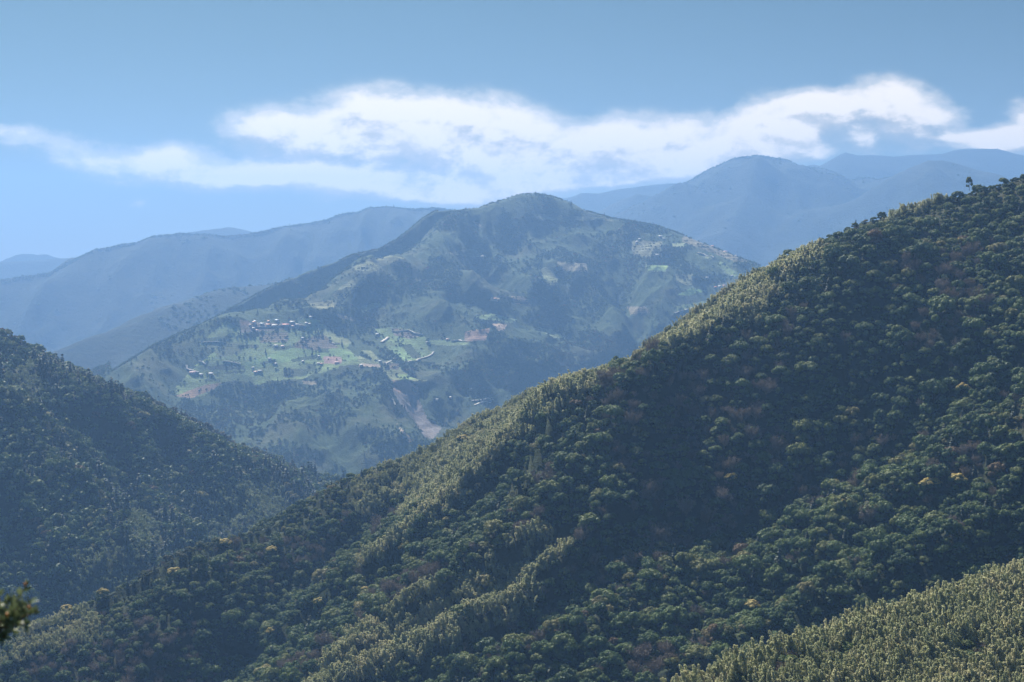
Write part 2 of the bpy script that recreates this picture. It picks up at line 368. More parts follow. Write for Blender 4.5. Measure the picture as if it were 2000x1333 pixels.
# left hill
l_ridge = poly3([(-900, 430, 1500), (-500, 500, 1600), (-250, 570, 1680), (0, 656, 1750), (60, 684, 1780), (130, 719, 1820), (200, 754, 1860), (260, 776, 1900), (330, 806, 1940), (390, 838, 1970), (450, 872, 2000), (510, 893, 2025), (560, 912, 2050), (650, 940, 2080), (760, 985, 2110), (900, 1040, 2150)])
TL = Terrain(-1150, 160, 1150, 2450, 7.0)
TL.Z = tent(TL.X, TL.Y, l_ridge, .68, .7, 14)
def build_left():
    B = Terrain(-1150, 160, 1150, 2450, 7.0); B.Z = TL.Z.copy(); X, Y = TL.X, TL.Y; Z = TL.Z.copy()
    d, side, t, _, L = seg_dist(X, Y, l_ridge); fade = np.clip(d / 130, 0, 1)
    for pts, amp, wl, wr, tp in [
        ([(0, 840), (67, 885), (124, 912), (187, 961), (232, 990), (258, 1062), (280, 1125)], 60, 75, 80, .2),
        ([(260, 790), (330, 820), (424, 875), (487, 892), (544, 920), (580, 975)], 30, 60, 70, .3),
        ([(200, 800), (250, 880), (300, 950), (330, 1000), (350, 1060), (395, 1095)], 32, 45, 55, .3),
        ([(400, 860), (430, 930), (470, 960), (500, 1010), (520, 1060)], 28, 50, 50, .3),
        ([(60, 720), (130, 790), (200, 850)], 18, 60, 50, .3),
        ([(0, 1000), (60, 1060), (120, 1130), (170, 1190)], 25, 60, 60, .2)]:
        Z += feature(None, X, Y, pts, amp * 1.35, wl, wr, B, tp)
    for pts, amp, wl, wr, tp in [
        ([(150, 850), (230, 930), (258, 1000), (290, 1060), (300, 1115)], -30, 30, 40, .2),
        ([(300, 860), (345, 930), (365, 1000), (385, 1060)], -24, 35, 35, .2),
        ([(0, 900), (40, 990), (90, 1060)], -20, 50, 50, .2)]:
        Z += feature(None, X, Y, pts, amp * 1.35, wl, wr, B, tp)
    g = ridged(X * .8 - Y * .25 + 20 * fbm(X, Y, 150, 2, seed=33), Y * .35, 140, 4, .5, 31)
    Z += fade * (16 * g + 7 * fbm(X, Y, 70, 4, seed=35)) + 2 * fbm(X, Y, 40, 3, seed=36)
    keep_skyline(TL, Z, l_ridge)
build_left()

# the mountain with the village
v_crest = [(1200, 424, 4620), (1145, 409, 4620), (1120, 394, 4610), (1080, 381, 4605), (1040, 374, 4600), (1010, 376, 4590), (980, 388, 4560), (940, 400, 4530)]
v_left = [(900, 435, 4380), (800, 490, 4120), (720, 506, 3980), (650, 570, 3830), (600, 594, 3750), (560, 603, 3700), (500, 612, 3660), (430, 610, 3630), (350, 650, 3500), (280, 688, 3400), (215, 724, 3320), (120, 790, 3200), (0, 880, 3100)]
v_right = [(1280, 436, 4520), (1330, 454, 4450), (1400, 482, 4380), (1480, 514, 4300), (1600, 570, 4220), (1800, 660, 4100)]
v_face = [(620, 626, 3660), (540, 640, 3600), (480, 646, 3560), (640, 700, 3480), (540, 700, 3450), (450, 700, 3420), (400, 738, 3350), (640, 750, 3370), (700, 690, 3500), (560, 765, 3330), (380, 780, 3270), (330, 772, 3290), (470, 772, 3320),
          (760, 735, 3400), (830, 742, 3400), (700, 772, 3330), (400, 830, 3180), (500, 830, 3175), (600, 830, 3190), (700, 830, 3190), (500, 890, 3060), (600, 905, 3030), (700, 920, 3020), (780, 870, 3100), (860, 880, 3100), (740, 640, 3720),
          (800, 645, 3710), (870, 665, 3720), (900, 720, 3580), (840, 700, 3580), (960, 700, 3650), (930, 640, 3850), (1000, 720, 3640), (1000, 800, 3450), (920, 800, 3380), (800, 560, 3980), (900, 540, 4130), (1000, 480, 4370), (1040, 560, 4130),
          (960, 600, 3980), (1100, 480, 4360), (1100, 650, 3930), (1180, 690, 3850), (1110, 730, 3760), (1290, 560, 4120), (1380, 560, 4100), (1300, 640, 3920), (1225, 640, 3960), (1210, 560, 4150), (1400, 640, 3900), (1280, 720, 3760), (250, 760, 3230), (300, 830, 3130)]
def build_village():
    global TV
    TV = Terrain(-1500, 1250, 2850, 5100, 4.0); X, Y = TV.X, TV.Y
    P = [tuple(p) for p in poly3(v_crest + v_left + v_right + v_face)]
    for u, v, D in v_crest + v_right: p = px(u, v, D); P.append((p[0] * 1.03, p[1] + 330, p[2] - 230))
    for u, v, D in v_left: p = px(u, v, D); P.append((p[0] - 230, p[1] + 200, p[2] - 260))
    Z = rbf(X, Y, np.array(P))
    Z = np.clip(Z, VALLEY, 260)
    dark = poly3([(215, 725, 3850), (300, 672, 3950), (430, 612, 4080), (500, 572, 4180), (560, 543, 4260), (600, 526, 4310), (650, 510, 4350), (690, 494, 4390), (740, 483, 4440), (775, 465, 4480), (800, 445, 4500), (825, 424, 4520), (850, 409, 4535), (890, 406, 4550), (940, 402, 4560), (980, 392, 4570)])
    D_ = tent(X, Y, dark, 1.5, .8, 6)
    d, side, t, _, L = seg_dist(X, Y, dark)
    D_ += np.clip(d / 120, 0, 1) * (12 * ridged(X * .9 + Y * .3, Y * .3, 160, 4, seed=41))
    Z = smax(Z, np.where(X < -30, D_, -999), 12)
    B = Terrain(-1500, 1250, 2850, 5100, 4.0); B.Z = Z.copy()
    for pts, amp, wl, wr, tp in [
        ([(860, 525), (930, 575), (1000, 625), (1080, 672), (1150, 705)], 34, 55, 75, .3),
        ([(940, 470), (1030, 545), (1100, 605), (1160, 655), (1200, 692)], 40, 55, 80, .3),
        ([(1060, 450), (1130, 530), (1180, 590), (1215, 645)], 36, 50, 75, .3),
        ([(1290, 470), (1262, 540), (1245, 610)], 32, 60, 60, .3),
        ([(1340, 520), (1300, 590), (1262, 660)], 28, 60, 60, .3),
        ([(800, 590), (870, 625), (930, 655), (1010, 690), (1090, 715)], 26, 50, 70, .3),
        ([(740, 530), (700, 575), (650, 612)], 10, 60, 60, .3),
        ([(960, 700), (1020, 720), (1100, 735)], 25, 45, 60, .3),
        ([(900, 690), (930, 740), (985, 790), (1010, 830)], 22, 50, 50, .3),
        ([(640, 775), (680, 830), (720, 900)], 24, 50, 45, .3), ([(560, 775), (570, 840), (590, 920)], 22, 45, 45, .3),
        ([(430, 790), (460, 850), (500, 920)], 22, 45, 45, .3), ([(735, 745), (745, 800), (790, 870)], 20, 35, 35, .3),
        ([(240, 720), (270, 760), (300, 800)], 20, 50, 40, .3),
        ([(520, 604), (560, 612), (600, 612), (650, 622)], 15, 35, 45, .2), ([(395, 625), (430, 618), (470, 622)], 16, 40, 45, .2)]:
        Z += feature(None, X, Y, pts, amp * 1.55, wl, wr, B, tp)
    for pts, amp, wl, wr, tp in [
        ([(1200, 500), (1208, 560), (1212, 610), (1240, 660), (1250, 705), (1190, 760), (1100, 800)], -45, 50, 50, .25),
        ([(1080, 540), (1120, 590), (1165, 650)], -25, 40, 40, .3), ([(900, 490), (960, 540), (1030, 600), (1090, 650)], -26, 45, 45, .3),
        ([(790, 745), (810, 790), (830, 850)], -22, 50, 50, .15), ([(850, 590), (930, 625), (1010, 665)], -20, 40, 40, .3)]:
        Z += feature(None, X, Y, pts, amp * 1.55, wl, wr, B, tp)
    U, V = project(np.stack([X, Y, Z], -1))
    flat = np.zeros(X.shape)
    for (cu, cv, ru, rv) in [(560, 690, 190, 70), (800, 670, 80, 40), (790, 735, 60, 18), (1300, 480, 60, 25), (430, 760, 90, 30)]:
        flat = np.maximum(flat, np.exp(-(((U - cu) / ru) ** 2 + ((V - cv) / rv) ** 2) ** 1.5 * .7))
    flat *= (Y > 3200)
    dc = seg_dist(X, Y, poly3(v_crest[::-1] + []))[0]; fade = np.clip(dc / 150, .12, 1)
    wx, wy = X + 60 * fbm(X, Y, 300, 2, seed=50), Y + 60 * fbm(X, Y, 300, 2, seed=51)
    g = ridged(wx * .8 + wy * .35, wy * .45 - wx * .2, 210, 5, .52, 47)
    Z += fade * (1 - .92 * flat) * (40 * g + 12 * fbm(X, Y, 120, 4, seed=48)) + flat * 3 * fbm(X, Y, 120, 3, seed=49)
    sk = np.concatenate([dark[:-1], poly3(v_crest[::-1]), poly3(v_right)]); b = sk[:, 0] / sk[:, 1]; o = np.argsort(b)
    lim = (np.interp(X / Y, b[o], (sk[:, 2] / sk[:, 1])[o]) - .0015) * Y
    back = np.exp(-(seg_dist(X, Y, np.array([(-560, 4040, 0), (-330, 4180, 0), (-760, 3920, 0)])[[2, 0, 1]])[0] / 110) ** 2); Z = Z - 45 * back
    TV.Z = np.maximum(np.where(X / Y > b.min(), -smax(-Z, -lim, 8), Z), VALLEY)
build_village()

def push(L, k): return [(u, v, D * k) for u, v, D in L]
def ridge_terrain(box, ridges, amp, wl, seed, crest=3.0, rnd=12):
    T = Terrain(*box); X, Y = T.X, T.Y; Z = np.full(X.shape, VALLEY)
    for pts, near, far in ridges:
        P = poly3(pts); H = tent(X, Y, P, near, far, rnd); d = seg_dist(X, Y, P)[0]; f = np.clip(d / (wl * .7), 0, 1)
        wx = X + .25 * wl * fbm(X, Y, wl * 2, 2, seed=seed + 2)
        H = H + f * amp * (ridged(wx, Y * .3, wl, 5, .52, seed) + .3)
        Z = smax(Z, H, amp * .4); seed += 7
    Z += crest * fbm(X, Y, 60, 3, seed=seed)
    T.Z = np.maximum(Z, VALLEY); return T
K_spur = [(0, 745, 4250), (105, 688, 4400), (185, 656, 4500), (266, 632, 4620), (315, 604, 4700), (360, 594, 4800), (420, 570, 4950), (455, 562, 5050), (525, 558, 5200), (600, 545, 5400)]
FL = [(-500, 640, 4900), (-200, 580, 5100), (0, 548, 5250), (35, 541, 5290), (94, 534, 5340), (140, 520, 5400), (175, 502, 5440), (189, 488, 5450), (217, 483, 5480), (238, 478, 5500), (266, 476, 5540), (297, 464, 5570), (350, 457, 5640), (400, 458, 5690), (444, 463, 5740), (500, 455, 5800), (542, 446, 5850), (595, 439, 5900), (630, 432, 5930), (665, 420, 5960), (700, 416, 6000), (725, 407, 6020), (755, 405, 6050), (800, 409, 6100), (850, 406, 6150), (950, 420, 6250), (1100, 470, 6300)]
FL2 = [(-100, 520, 7200), (200, 500, 7200), (371, 454, 7300), (409, 448, 7350), (451, 444, 7400), (497, 454, 7450), (600, 490, 7500)]
FL = push(FL, 1.25)
TK = ridge_terrain((-3600, 300, 4000, 8600, 22.0), [(FL, .62, .6), (K_spur, .7, .7)], 85, 330, 60)
FL2 = push(FL2, 1.25)
TK2 = ridge_terrain((-4400, -600, 8200, 10900, 36.0), [(FL2, .6, .6)], 40, 400, 80)
FH = [(-200, 540, 8300), (-60, 525, 8400), (0, 511, 8450), (21, 502, 8450), (38, 496, 8450), (59, 495, 8450), (77, 499, 8450), (87, 495, 8450), (105, 502, 8450), (150, 508, 8450), (300, 540, 8400)]
FH = push(FH, 1.2)
TH = ridge_terrain((-5000, -2200, 9400, 11000, 36.0), [(FH, .6, .6)], 30, 400, 85)
M1 = [(1000, 470, 6700), (1120, 440, 6500), (1200, 430, 6400), (1255, 412, 6350), (1300, 388, 6320), (1350, 353, 6300), (1400, 325, 6300), (1440, 308, 6300), (1478, 304, 6300), (1530, 311, 6300), (1567, 327, 6300), (1600, 329, 6300), (1620, 335, 6300), (1640, 348, 6300), (1660, 357, 6300), (1675, 350, 6280), (1695, 347, 6260), (1712, 352, 6250), (1740, 347, 6150)]
M1b = [(1480, 306, 6300), (1460, 380, 6050), (1420, 450, 5750), (1400, 520, 5500)]
M2 = [(1600, 470, 5500), (1660, 420, 5600), (1712, 374, 5700), (1740, 350, 5750), (1765, 335, 5800), (1787, 325, 5800), (1815, 314, 5800), (1845, 315, 5800), (1875, 322, 5800), (1912, 334, 5800), (1937, 340, 5800), (2000, 365, 5850), (2200, 420, 5900)]
M1, M1b, M2 = push(M1, 1.3), push(M1b, 1.25), push(M2, 1.28)
TM = ridge_terrain((0, 3500, 5600, 9400, 24.0), [(M1, .62, .6), (M2, .62, .6), (M1b, .75, .8)], 95, 380, 90)
BR1 = [(1000, 400, 9200), (1110, 386, 9200), (1140, 376, 9200), (1170, 378, 9200), (1200, 371, 9200), (1260, 363, 9200), (1310, 358, 9200), (1350, 359, 9200), (1450, 380, 9200)]
BR2 = [(1100, 440, 7800), (1180, 412, 7800), (1215, 390, 7800), (1245, 378, 7800), (1275, 384, 7800), (1330, 410, 7800)]
BR3 = [(1540, 345, 9300), (1575, 326, 9300), (1585, 321, 9300), (1600, 324, 9300), (1625, 340, 9300), (1638, 318, 9250), (1643, 305, 9250), (1652, 298, 9250), (1662, 301, 9250), (1672, 304, 9250), (1700, 303, 9250), (1750, 306, 9250), (1800, 302, 9250), (1840, 301, 9250), (1862, 294, 9250), (1880, 291, 9250), (1950, 291, 9250), (1980, 300, 9250), (2010, 306, 9250), (2200, 330, 9250)]
BR1, BR2, BR3 = push(BR1, 1.08), push(BR2, 1.12), push(BR3, 1.02)
TB = ridge_terrain((-200, 5200, 8000, 11300, 40.0), [(BR1, .55, .6), (BR2, .6, .6), (BR3, .55, .6)], 60, 520, 110)


def X2(sx, ox, oy, pts): return [(ox + x / sx, oy + y / sx) for x, y in pts]
GRASS, LIME, PALE, BROWN, RED, PINK, SCREE, SLIP, EARTH = (.12, .165, .065), (.18, .25, .08), (.18, .205, .10), (.13, .105, .08), (.20, .13, .085), (.24, .15, .135), (.145, .125, .12), (.23, .15, .115), (.16, .135, .10)
LAND = [  # outline, colour, terraces
    ([(392, 670), (440, 626), (464, 638), (500, 650), (560, 640), (584, 622), (624, 630), (652, 648), (688, 668), (678, 680), (702, 700), (732, 706), (700, 714), (640, 716), (592, 740), (512, 746), (448, 746), (424, 750), (400, 774), (348, 776), (344, 758), (364, 734), (392, 710), (424, 686), (388, 676)], GRASS, .35),
    ([(424, 684), (428, 688), (412, 704), (384, 716), (376, 718), (398, 702)], LIME, 0), ([(560, 682), (640, 672), (690, 690), (700, 704), (600, 698), (540, 712), (480, 722), (470, 712), (520, 696)], (.12, .19, .07), .15),
    ([(584, 664), (632, 652), (662, 678), (624, 686), (572, 678)], BROWN, 1), ([(505, 650), (562, 648), (562, 668), (508, 670)], (.15, .12, .085), 1), ([(400, 676), (430, 668), (480, 672), (470, 690), (430, 700)], (.10, .12, .06), .7),
    ([(632, 634), (686, 669), (676, 675), (656, 668), (616, 644)], PALE, 0), ([(586, 619), (634, 627), (600, 631)], LIME, 0), ([(632, 697), (666, 697), (668, 708), (660, 712), (632, 710)], PINK, 0), ([(640, 712), (664, 712), (660, 726), (620, 730)], GRASS, .3),
    ([(340, 774), (400, 752), (432, 749), (424, 758), (376, 778)], RED, .3), ([(468, 630), (592, 632), (596, 642), (540, 646), (470, 650)], (.17, .14, .12), .3), ([(466, 624), (486, 628), (486, 636), (468, 636)], (.20, .13, .10), .2), ([(430, 730), (500, 722), (512, 734), (448, 742)], (.14, .19, .08), .2),
    ([(731, 643), (766, 639), (799, 643), (825, 653), (836, 664), (880, 664), (914, 666), (914, 673), (887, 676), (837, 673), (836, 683), (848, 690), (815, 706), (791, 707), (766, 690), (755, 676), (748, 664)], (.12, .17, .065), .4),
    ([(764, 641), (800, 645), (824, 656), (800, 662), (770, 655)], (.19, .15, .12), 1), ([(762, 677), (781, 676), (806, 702), (791, 705), (770, 695)], (.13, .20, .08), 0), ([(804, 650), (826, 652), (826, 656), (808, 654)], (.38, .30, .22), 0),
    ([(700, 684), (725, 684), (742, 702), (766, 706), (781, 717), (792, 726), (806, 732), (838, 745), (821, 744), (784, 744), (766, 742), (749, 728), (742, 719), (722, 717), (700, 716)], (.14, .16, .075), .4), ([(748, 706), (780, 712), (780, 722), (752, 722)], BROWN, 1), ([(776, 732), (800, 730), (812, 740), (784, 742)], LIME, 0), ([(700, 712), (740, 712), (742, 718), (702, 718)], (.34, .26, .20), .2),
    ([(766, 743), (796, 745), (815, 755), (817, 778), (826, 795), (833, 819), (862, 837), (846, 858), (832, 858), (810, 822), (782, 790), (768, 766)], SCREE, 0), ([(766, 743), (798, 745), (816, 756), (815, 772), (800, 772), (784, 768), (772, 764)], SLIP, 0), ([(774, 828), (782, 836), (810, 862), (800, 866), (786, 850)], (.26, .19, .13), 0),
    ([(906, 647), (957, 641), (950, 665), (909, 668)], (.19, .12, .09), .7), ([(658, 613), (690, 621), (694, 628), (660, 622)], EARTH, .6), ([(650, 578), (665, 560), (700, 538), (690, 522), (722, 505), (760, 499), (792, 504), (750, 520), (715, 540), (690, 570), (665, 590)], (.15, .16, .08), .9), ([(600, 594), (650, 586), (660, 600), (620, 606)], (.16, .16, .08), .5),
    ([(1236, 470), (1293, 472), (1292, 502), (1236, 500)], (.15, .15, .09), 1), ([(1312, 475), (1336, 475), (1336, 483), (1312, 483)], PALE, 0), ([(1262, 518), (1305, 518), (1300, 531), (1264, 529)], (.15, .22, .08), .4), ([(1320, 536), (1352, 536), (1352, 556), (1340, 558), (1322, 548)], (.18, .19, .10), 1), ([(1320, 577), (1351, 563), (1384, 567), (1348, 578)], (.15, .26, .08), .7),
    ([(1408, 510), (1446, 538), (1430, 543), (1402, 520)], (.13, .19, .075), .3), ([(1340, 456), (1378, 468), (1477, 510), (1440, 514), (1380, 490), (1330, 472)], (.16, .14, .09), 1), ([(1362, 495), (1395, 504), (1390, 508), (1362, 498)], PALE, 0), ([(1056, 525), (1068, 520), (1092, 545), (1082, 560), (1062, 552)], (.17, .19, .09), 1),
    ([(1088, 512), (1145, 515), (1148, 532), (1100, 529)], (.17, .15, .10), 1), ([(1000, 578), (1028, 580), (1040, 598), (1005, 594)], (.22, .16, .10), 1), ([(954, 582), (974, 583), (974, 590), (956, 590)], (.40, .29, .18), 0), ([(960, 632), (990, 634), (984, 645), (974, 648)], (.30, .22, .16), 0), ([(870, 495), (920, 485), (950, 500), (945, 506), (900, 500)], (.15, .15, .09), .6),
    ([(920, 620), (960, 612), (1010, 625), (1000, 632)], (.13, .18, .08), .4), ([(1050, 640), (1080, 645), (1110, 662), (1080, 660)], (.15, .19, .09), .4), ([(1225, 600), (1260, 598), (1270, 612), (1230, 615)], (.19, .16, .11), .8), ([(1315, 600), (1350, 592), (1380, 588), (1360, 600), (1320, 608)], (.16, .21, .09), .5),
    ([(490, 746), (515, 742), (520, 748), (500, 752)], LIME, 0), ([(590, 745), (620, 743), (616, 752), (590, 752)], (.19, .16, .11), 0), ([(1040, 418), (1180, 425), (1200, 432), (1060, 430)], (.13, .14, .08), .5), ([(920, 430), (936, 436), (944, 446), (930, 440)], EARTH, 0), ([(700, 600), (740, 590), (745, 598), (706, 610)], (.13, .17, .08), .6)]
WOODS = [[(532, 677), (566, 675), (576, 678), (560, 685), (536, 686)], [(566, 703), (590, 698), (618, 694), (618, 701), (590, 705), (572, 708)], [(554, 720), (600, 722), (600, 734), (556, 738)], [(598, 711), (618, 711), (618, 724), (600, 728)], [(618, 682), (642, 681), (642, 689), (620, 690)],
         [(508, 709), (540, 701), (541, 707), (515, 713)], [(653, 647), (690, 663), (692, 668), (650, 652)], [(460, 674), (504, 674), (504, 680), (460, 680)], [(470, 650), (520, 646), (520, 654), (478, 662)], [(782, 675), (802, 671), (824, 700), (806, 701)], [(590, 636), (600, 640), (592, 648), (578, 646)],
         [(400, 718), (440, 712), (478, 714), (478, 722), (440, 724), (410, 722)], [(436, 728), (480, 724), (478, 730), (440, 732)], [(398, 740), (430, 740), (432, 746), (402, 746)], [(690, 676), (700, 680), (728, 700), (718, 704), (700, 694)], [(784, 720), (806, 728), (838, 742), (822, 742), (800, 736)], [(804, 756), (816, 760), (812, 768), (804, 764)],
         [(390, 662), (450, 655), (452, 668), (400, 672)], [(636, 726), (690, 716), (700, 726), (640, 738)]]
def paint_village():
    T = TV; P = np.stack([T.X, T.Y, T.Z], -1); U, V = project(P)
    wob = 2.2 * fbm(T.X, T.Y, 40, 3, seed=91); U = U + wob; V = V + 1.2 * fbm(T.X, T.Y, 36, 3, seed=92)
    col = np.full(T.X.shape + (3,), .08); op = np.zeros(T.X.shape); te = np.zeros(T.X.shape)
    tint = 1 + .35 * vnoise(T.X / 45, T.Y / 22, 93) + .15 * fbm(T.X, T.Y, 18, 3, seed=94)
    for pts, c, t in LAND:
        k = inpoly(U, V, pts) & (T.Y < 4900); col[k] = np.array(c); op[k] = 1; te[k] = t
    for pts in WOODS: op[inpoly(U, V, pts)] = 0
    col *= tint[..., None] * 1.95
    T.attrs = {'land': col, 'open': op, 'terrace': te}
    T.open = Terrain(T.xs[0], T.xs[-1], T.ys[0], T.ys[-1], T.step); T.open.Z = op

TN.mesh('hillside', M_under); TF.mesh('bamboo_hillside', M_under); TL.mesh('hill', M_under)
paint_village(); VT = TV.mesh('mountain', M_village, TV.attrs)
TK.mesh('mountain_range', M_far); TK2.mesh('mountain_ridge', M_far); TH.mesh('far_hill', M_far); TM.mesh('high_mountain', M_far); TB.mesh('far_mountain_range', M_far)
def ground_sheet():
    T = Terrain(-11000, 11000, -1500, 12900, 400.0); T.Z[:] = VALLEY - 2
    T.Z += 1.0 * fbm(T.X, T.Y, 900, 2, seed=2); T.mesh('ground', M_under)
ground_sheet()

# ------------------------------------------------------------------ the air
HAZE_DENSITY = 1.12e-4
def build_haze():
    me = bpy.data.meshes.new('haze'); x0, x1, y0, y1, z0, z1 = -11500, 11500, -1800, 13200, VALLEY - 6, 735
    v = [(x, y, z) for z in (z0, z1) for y in (y0, y1) for x in (x0, x1)]
    me.from_pydata(v, [], [(0, 2, 3, 1), (4, 5, 7, 6), (0, 1, 5, 4), (2, 6, 7, 3), (0, 4, 6, 2), (1, 3, 7, 5)])
    m, T = new_mat('haze_air'); pv = T.n('ShaderNodeVolumePrincipled')
    pv.inputs['Color'].default_value = (.26, .49, .92, 1); pv.inputs['Density'].default_value = HAZE_DENSITY; pv.inputs['Anisotropy'].default_value = .3
    o_ = T.n('ShaderNodeOutputMaterial'); m.node_tree.links.new(pv.outputs[0], o_.inputs['Volume'])
    me.materials.append(m); o = bpy.data.objects.new('haze', me); C.objects.link(o); o['kind'] = 'stuff'
    o['label'] = 'pale blue haze filling the air between the mountains'; o['category'] = 'haze'
build_haze()

# ------------------------------------------------------------------ foliage shapes
def rnd_unit(n, r=RNG):
    v = r.normal(size=(n, 3)); return v / np.linalg.norm(v, axis=1, keepdims=True)
def leaf_quads(P, N, size, aspect=1.0, r=RNG, up=None):
    """a small bent leaf spray at each point P facing N: one quad each"""
    n = len(P); size = np.broadcast_to(size, (n,))[:, None]
    a = rnd_unit(n, r) if up is None else up + .35 * rnd_unit(n, r)
    t = np.cross(N, a); t /= np.linalg.norm(t, axis=1, keepdims=True) + 1e-9
    b = np.cross(N, t); t = t * size * .5; b = b * size * .5 * aspect
    k = r.uniform(.6, 1.0, (n, 1)); bend = N * size * .18
    V = np.stack([P - t - b * k - bend, P + t * k - b, P + t + b * k - bend, P - t * k + b], 1)
    return V.reshape(-1, 3)
def blob(c, rad, sub, r, squash=.8, rough=.18):
    import bmesh
    bm = bmesh.new(); bmesh.ops.create_icosphere(bm, subdivisions=sub, radius=1.0)
    V = np.array([v.co for v in bm.verts]); F = np.array([[v.index for v in f.verts] for f in bm.faces]); bm.free()
    V = V * (1 + rough * r.normal(size=(len(V), 1))); V[:, 2] *= squash
    return V * rad + np.array(c), F
class Mesh:
    def __init__(s): s.V = []; s.F3 = []; s.F4 = []; s.M3 = []; s.M4 = []; s.n = 0
    def quads(s, V, mat=0):
        k = len(V) // 4; s.V.append(V); s.F4.append(np.arange(k * 4).reshape(-1, 4) + s.n); s.M4 += [mat] * k; s.n += len(V)
    def tris(s, V, F, mat=0):
        s.V.append(V); s.F3.append(F + s.n); s.M3 += [mat] * len(F); s.n += len(V)
    def poly4(s, V, F, mat=0):
        s.V.append(V); s.F4.append(F + s.n); s.M4 += [mat] * len(F); s.n += len(V)
    def tube(s, P, R, k=6, mat=0):
        P = np.asarray(P, float); n = len(P); rings = []
        for i in range(n):
            d = P[min(i + 1, n - 1)] - P[max(i - 1, 0)]; d /= np.linalg.norm(d) + 1e-9
            a = np.cross(d, [0.3, 1, 0.1]); a /= np.linalg.norm(a) + 1e-9; b = np.cross(d, a)
            th = np.arange(k) / k * 2 * math.pi
            rings.append(P[i] + R[i] * (np.cos(th)[:, None] * a + np.sin(th)[:, None] * b))
        V = np.concatenate(rings); F = []
        for i in range(n - 1):
            for j in range(k): F.append([i * k + j, i * k + (j + 1) % k, (i + 1) * k + (j + 1) % k, (i + 1) * k + j])
        s.poly4(V, np.array(F), mat)
    def data(s, name, mats, smooth=False):
        me = bpy.data.meshes.new(name); V = np.concatenate(s.V); me.vertices.add(len(V)); me.vertices.foreach_set('co', V.astype(np.float32).ravel())
        f3 = np.concatenate(s.F3) if s.F3 else np.zeros((0, 3), int); f4 = np.concatenate(s.F4) if s.F4 else np.zeros((0, 4), int)
        li = np.r_[f3.ravel(), f4.ravel()].astype(np.int32); st = np.r_[np.arange(len(f3)) * 3, len(f3) * 3 + np.arange(len(f4)) * 4].astype(np.int32)
        me.loops.add(len(li)); me.loops.foreach_set('vertex_index', li); me.polygons.add(len(st)); me.polygons.foreach_set('loop_start', st)
        me.polygons.foreach_set('material_index', np.array(s.M3 + s.M4, np.int32))
        if smooth: me.polygons.foreach_set('use_smooth', np.ones(len(st), bool))
        me.update(calc_edges=True)
        for m in mats: me.materials.append(m)
        return me

def broad_crown(seed, leaves, leaf, lobes=11, height=1.0, blossoms=False):
    """a domed crown of radius ~1 made of cauliflower lobes; its foot is at z = 0"""
    r = np.random.default_rng(seed); M = Mesh(); B = Mesh()
    cs = []
    for i in range(lobes):
        th = i * 2.4 + r.uniform(-.4, .4); q = math.sqrt((i + .5) / lobes) * .72
        z = .62 + .55 * (1 - q * q) * height + r.uniform(-.14, .14)
        cs.append((math.cos(th) * q, math.sin(th) * q, z, r.uniform(.26, .42)))
    for j in range(5):
        th = r.uniform(0, 6.28); cs.append((math.cos(th) * .7, math.sin(th) * .7, r.uniform(.3, .6), r.uniform(.22, .32)))
    per = leaves // len(cs)
    for (x, y, z, rad) in cs:
        V, F = blob((x, y, z), rad * .72, 1, r); M.tris(V, F)
        N = rnd_unit(per, r); N[:, 2] = np.where(N[:, 2] < -.25, -N[:, 2], N[:, 2])
        P = np.array([x, y, z]) + N * rad * r.uniform(.72, 1.12, (per, 1)) * np.array([1, 1, .85])
        NN = N + .38 * rnd_unit(per, r); NN /= np.linalg.norm(NN, axis=1, keepdims=True)
        M.quads(leaf_quads(P, NN, leaf * r.uniform(.6, 1.3, per), 1, r))
        if blossoms and z > .75:
            k = per // 2; N = rnd_unit(k, r); N[:, 2] = np.abs(N[:, 2]); N[:, 2] += .5; N /= np.linalg.norm(N, axis=1, keepdims=True)
            B.quads(leaf_quads(np.array([x, y, z]) + N * rad * r.uniform(.98, 1.14, (k, 1)), N, leaf * .9, 1, r))
    return M, B
def trunk_mesh(seed, h=.75, rad=.045, limbs=5, M=None):
    r = np.random.default_rng(seed + 900); M = M or Mesh()
    lean = r.uniform(-.06, .06, 2)
    P = [(lean[0] * t, lean[1] * t, -.25 + (h + .25) * t) for t in (0, .3, .6, 1)]
    M.tube(P, [rad * 1.4, rad, rad * .8, rad * .5], 6)
    for i in range(limbs):
        th = i * 2.1 + r.uniform(-.3, .3); z0 = h * r.uniform(.35, .8)
        M.tube([(lean[0] * .5, lean[1] * .5, z0), (math.cos(th) * .25, math.sin(th) * .25, z0 + .22), (math.cos(th) * .5, math.sin(th) * .5, z0 + .36)], [rad * .5, rad * .35, rad * .15], 4)
    return M
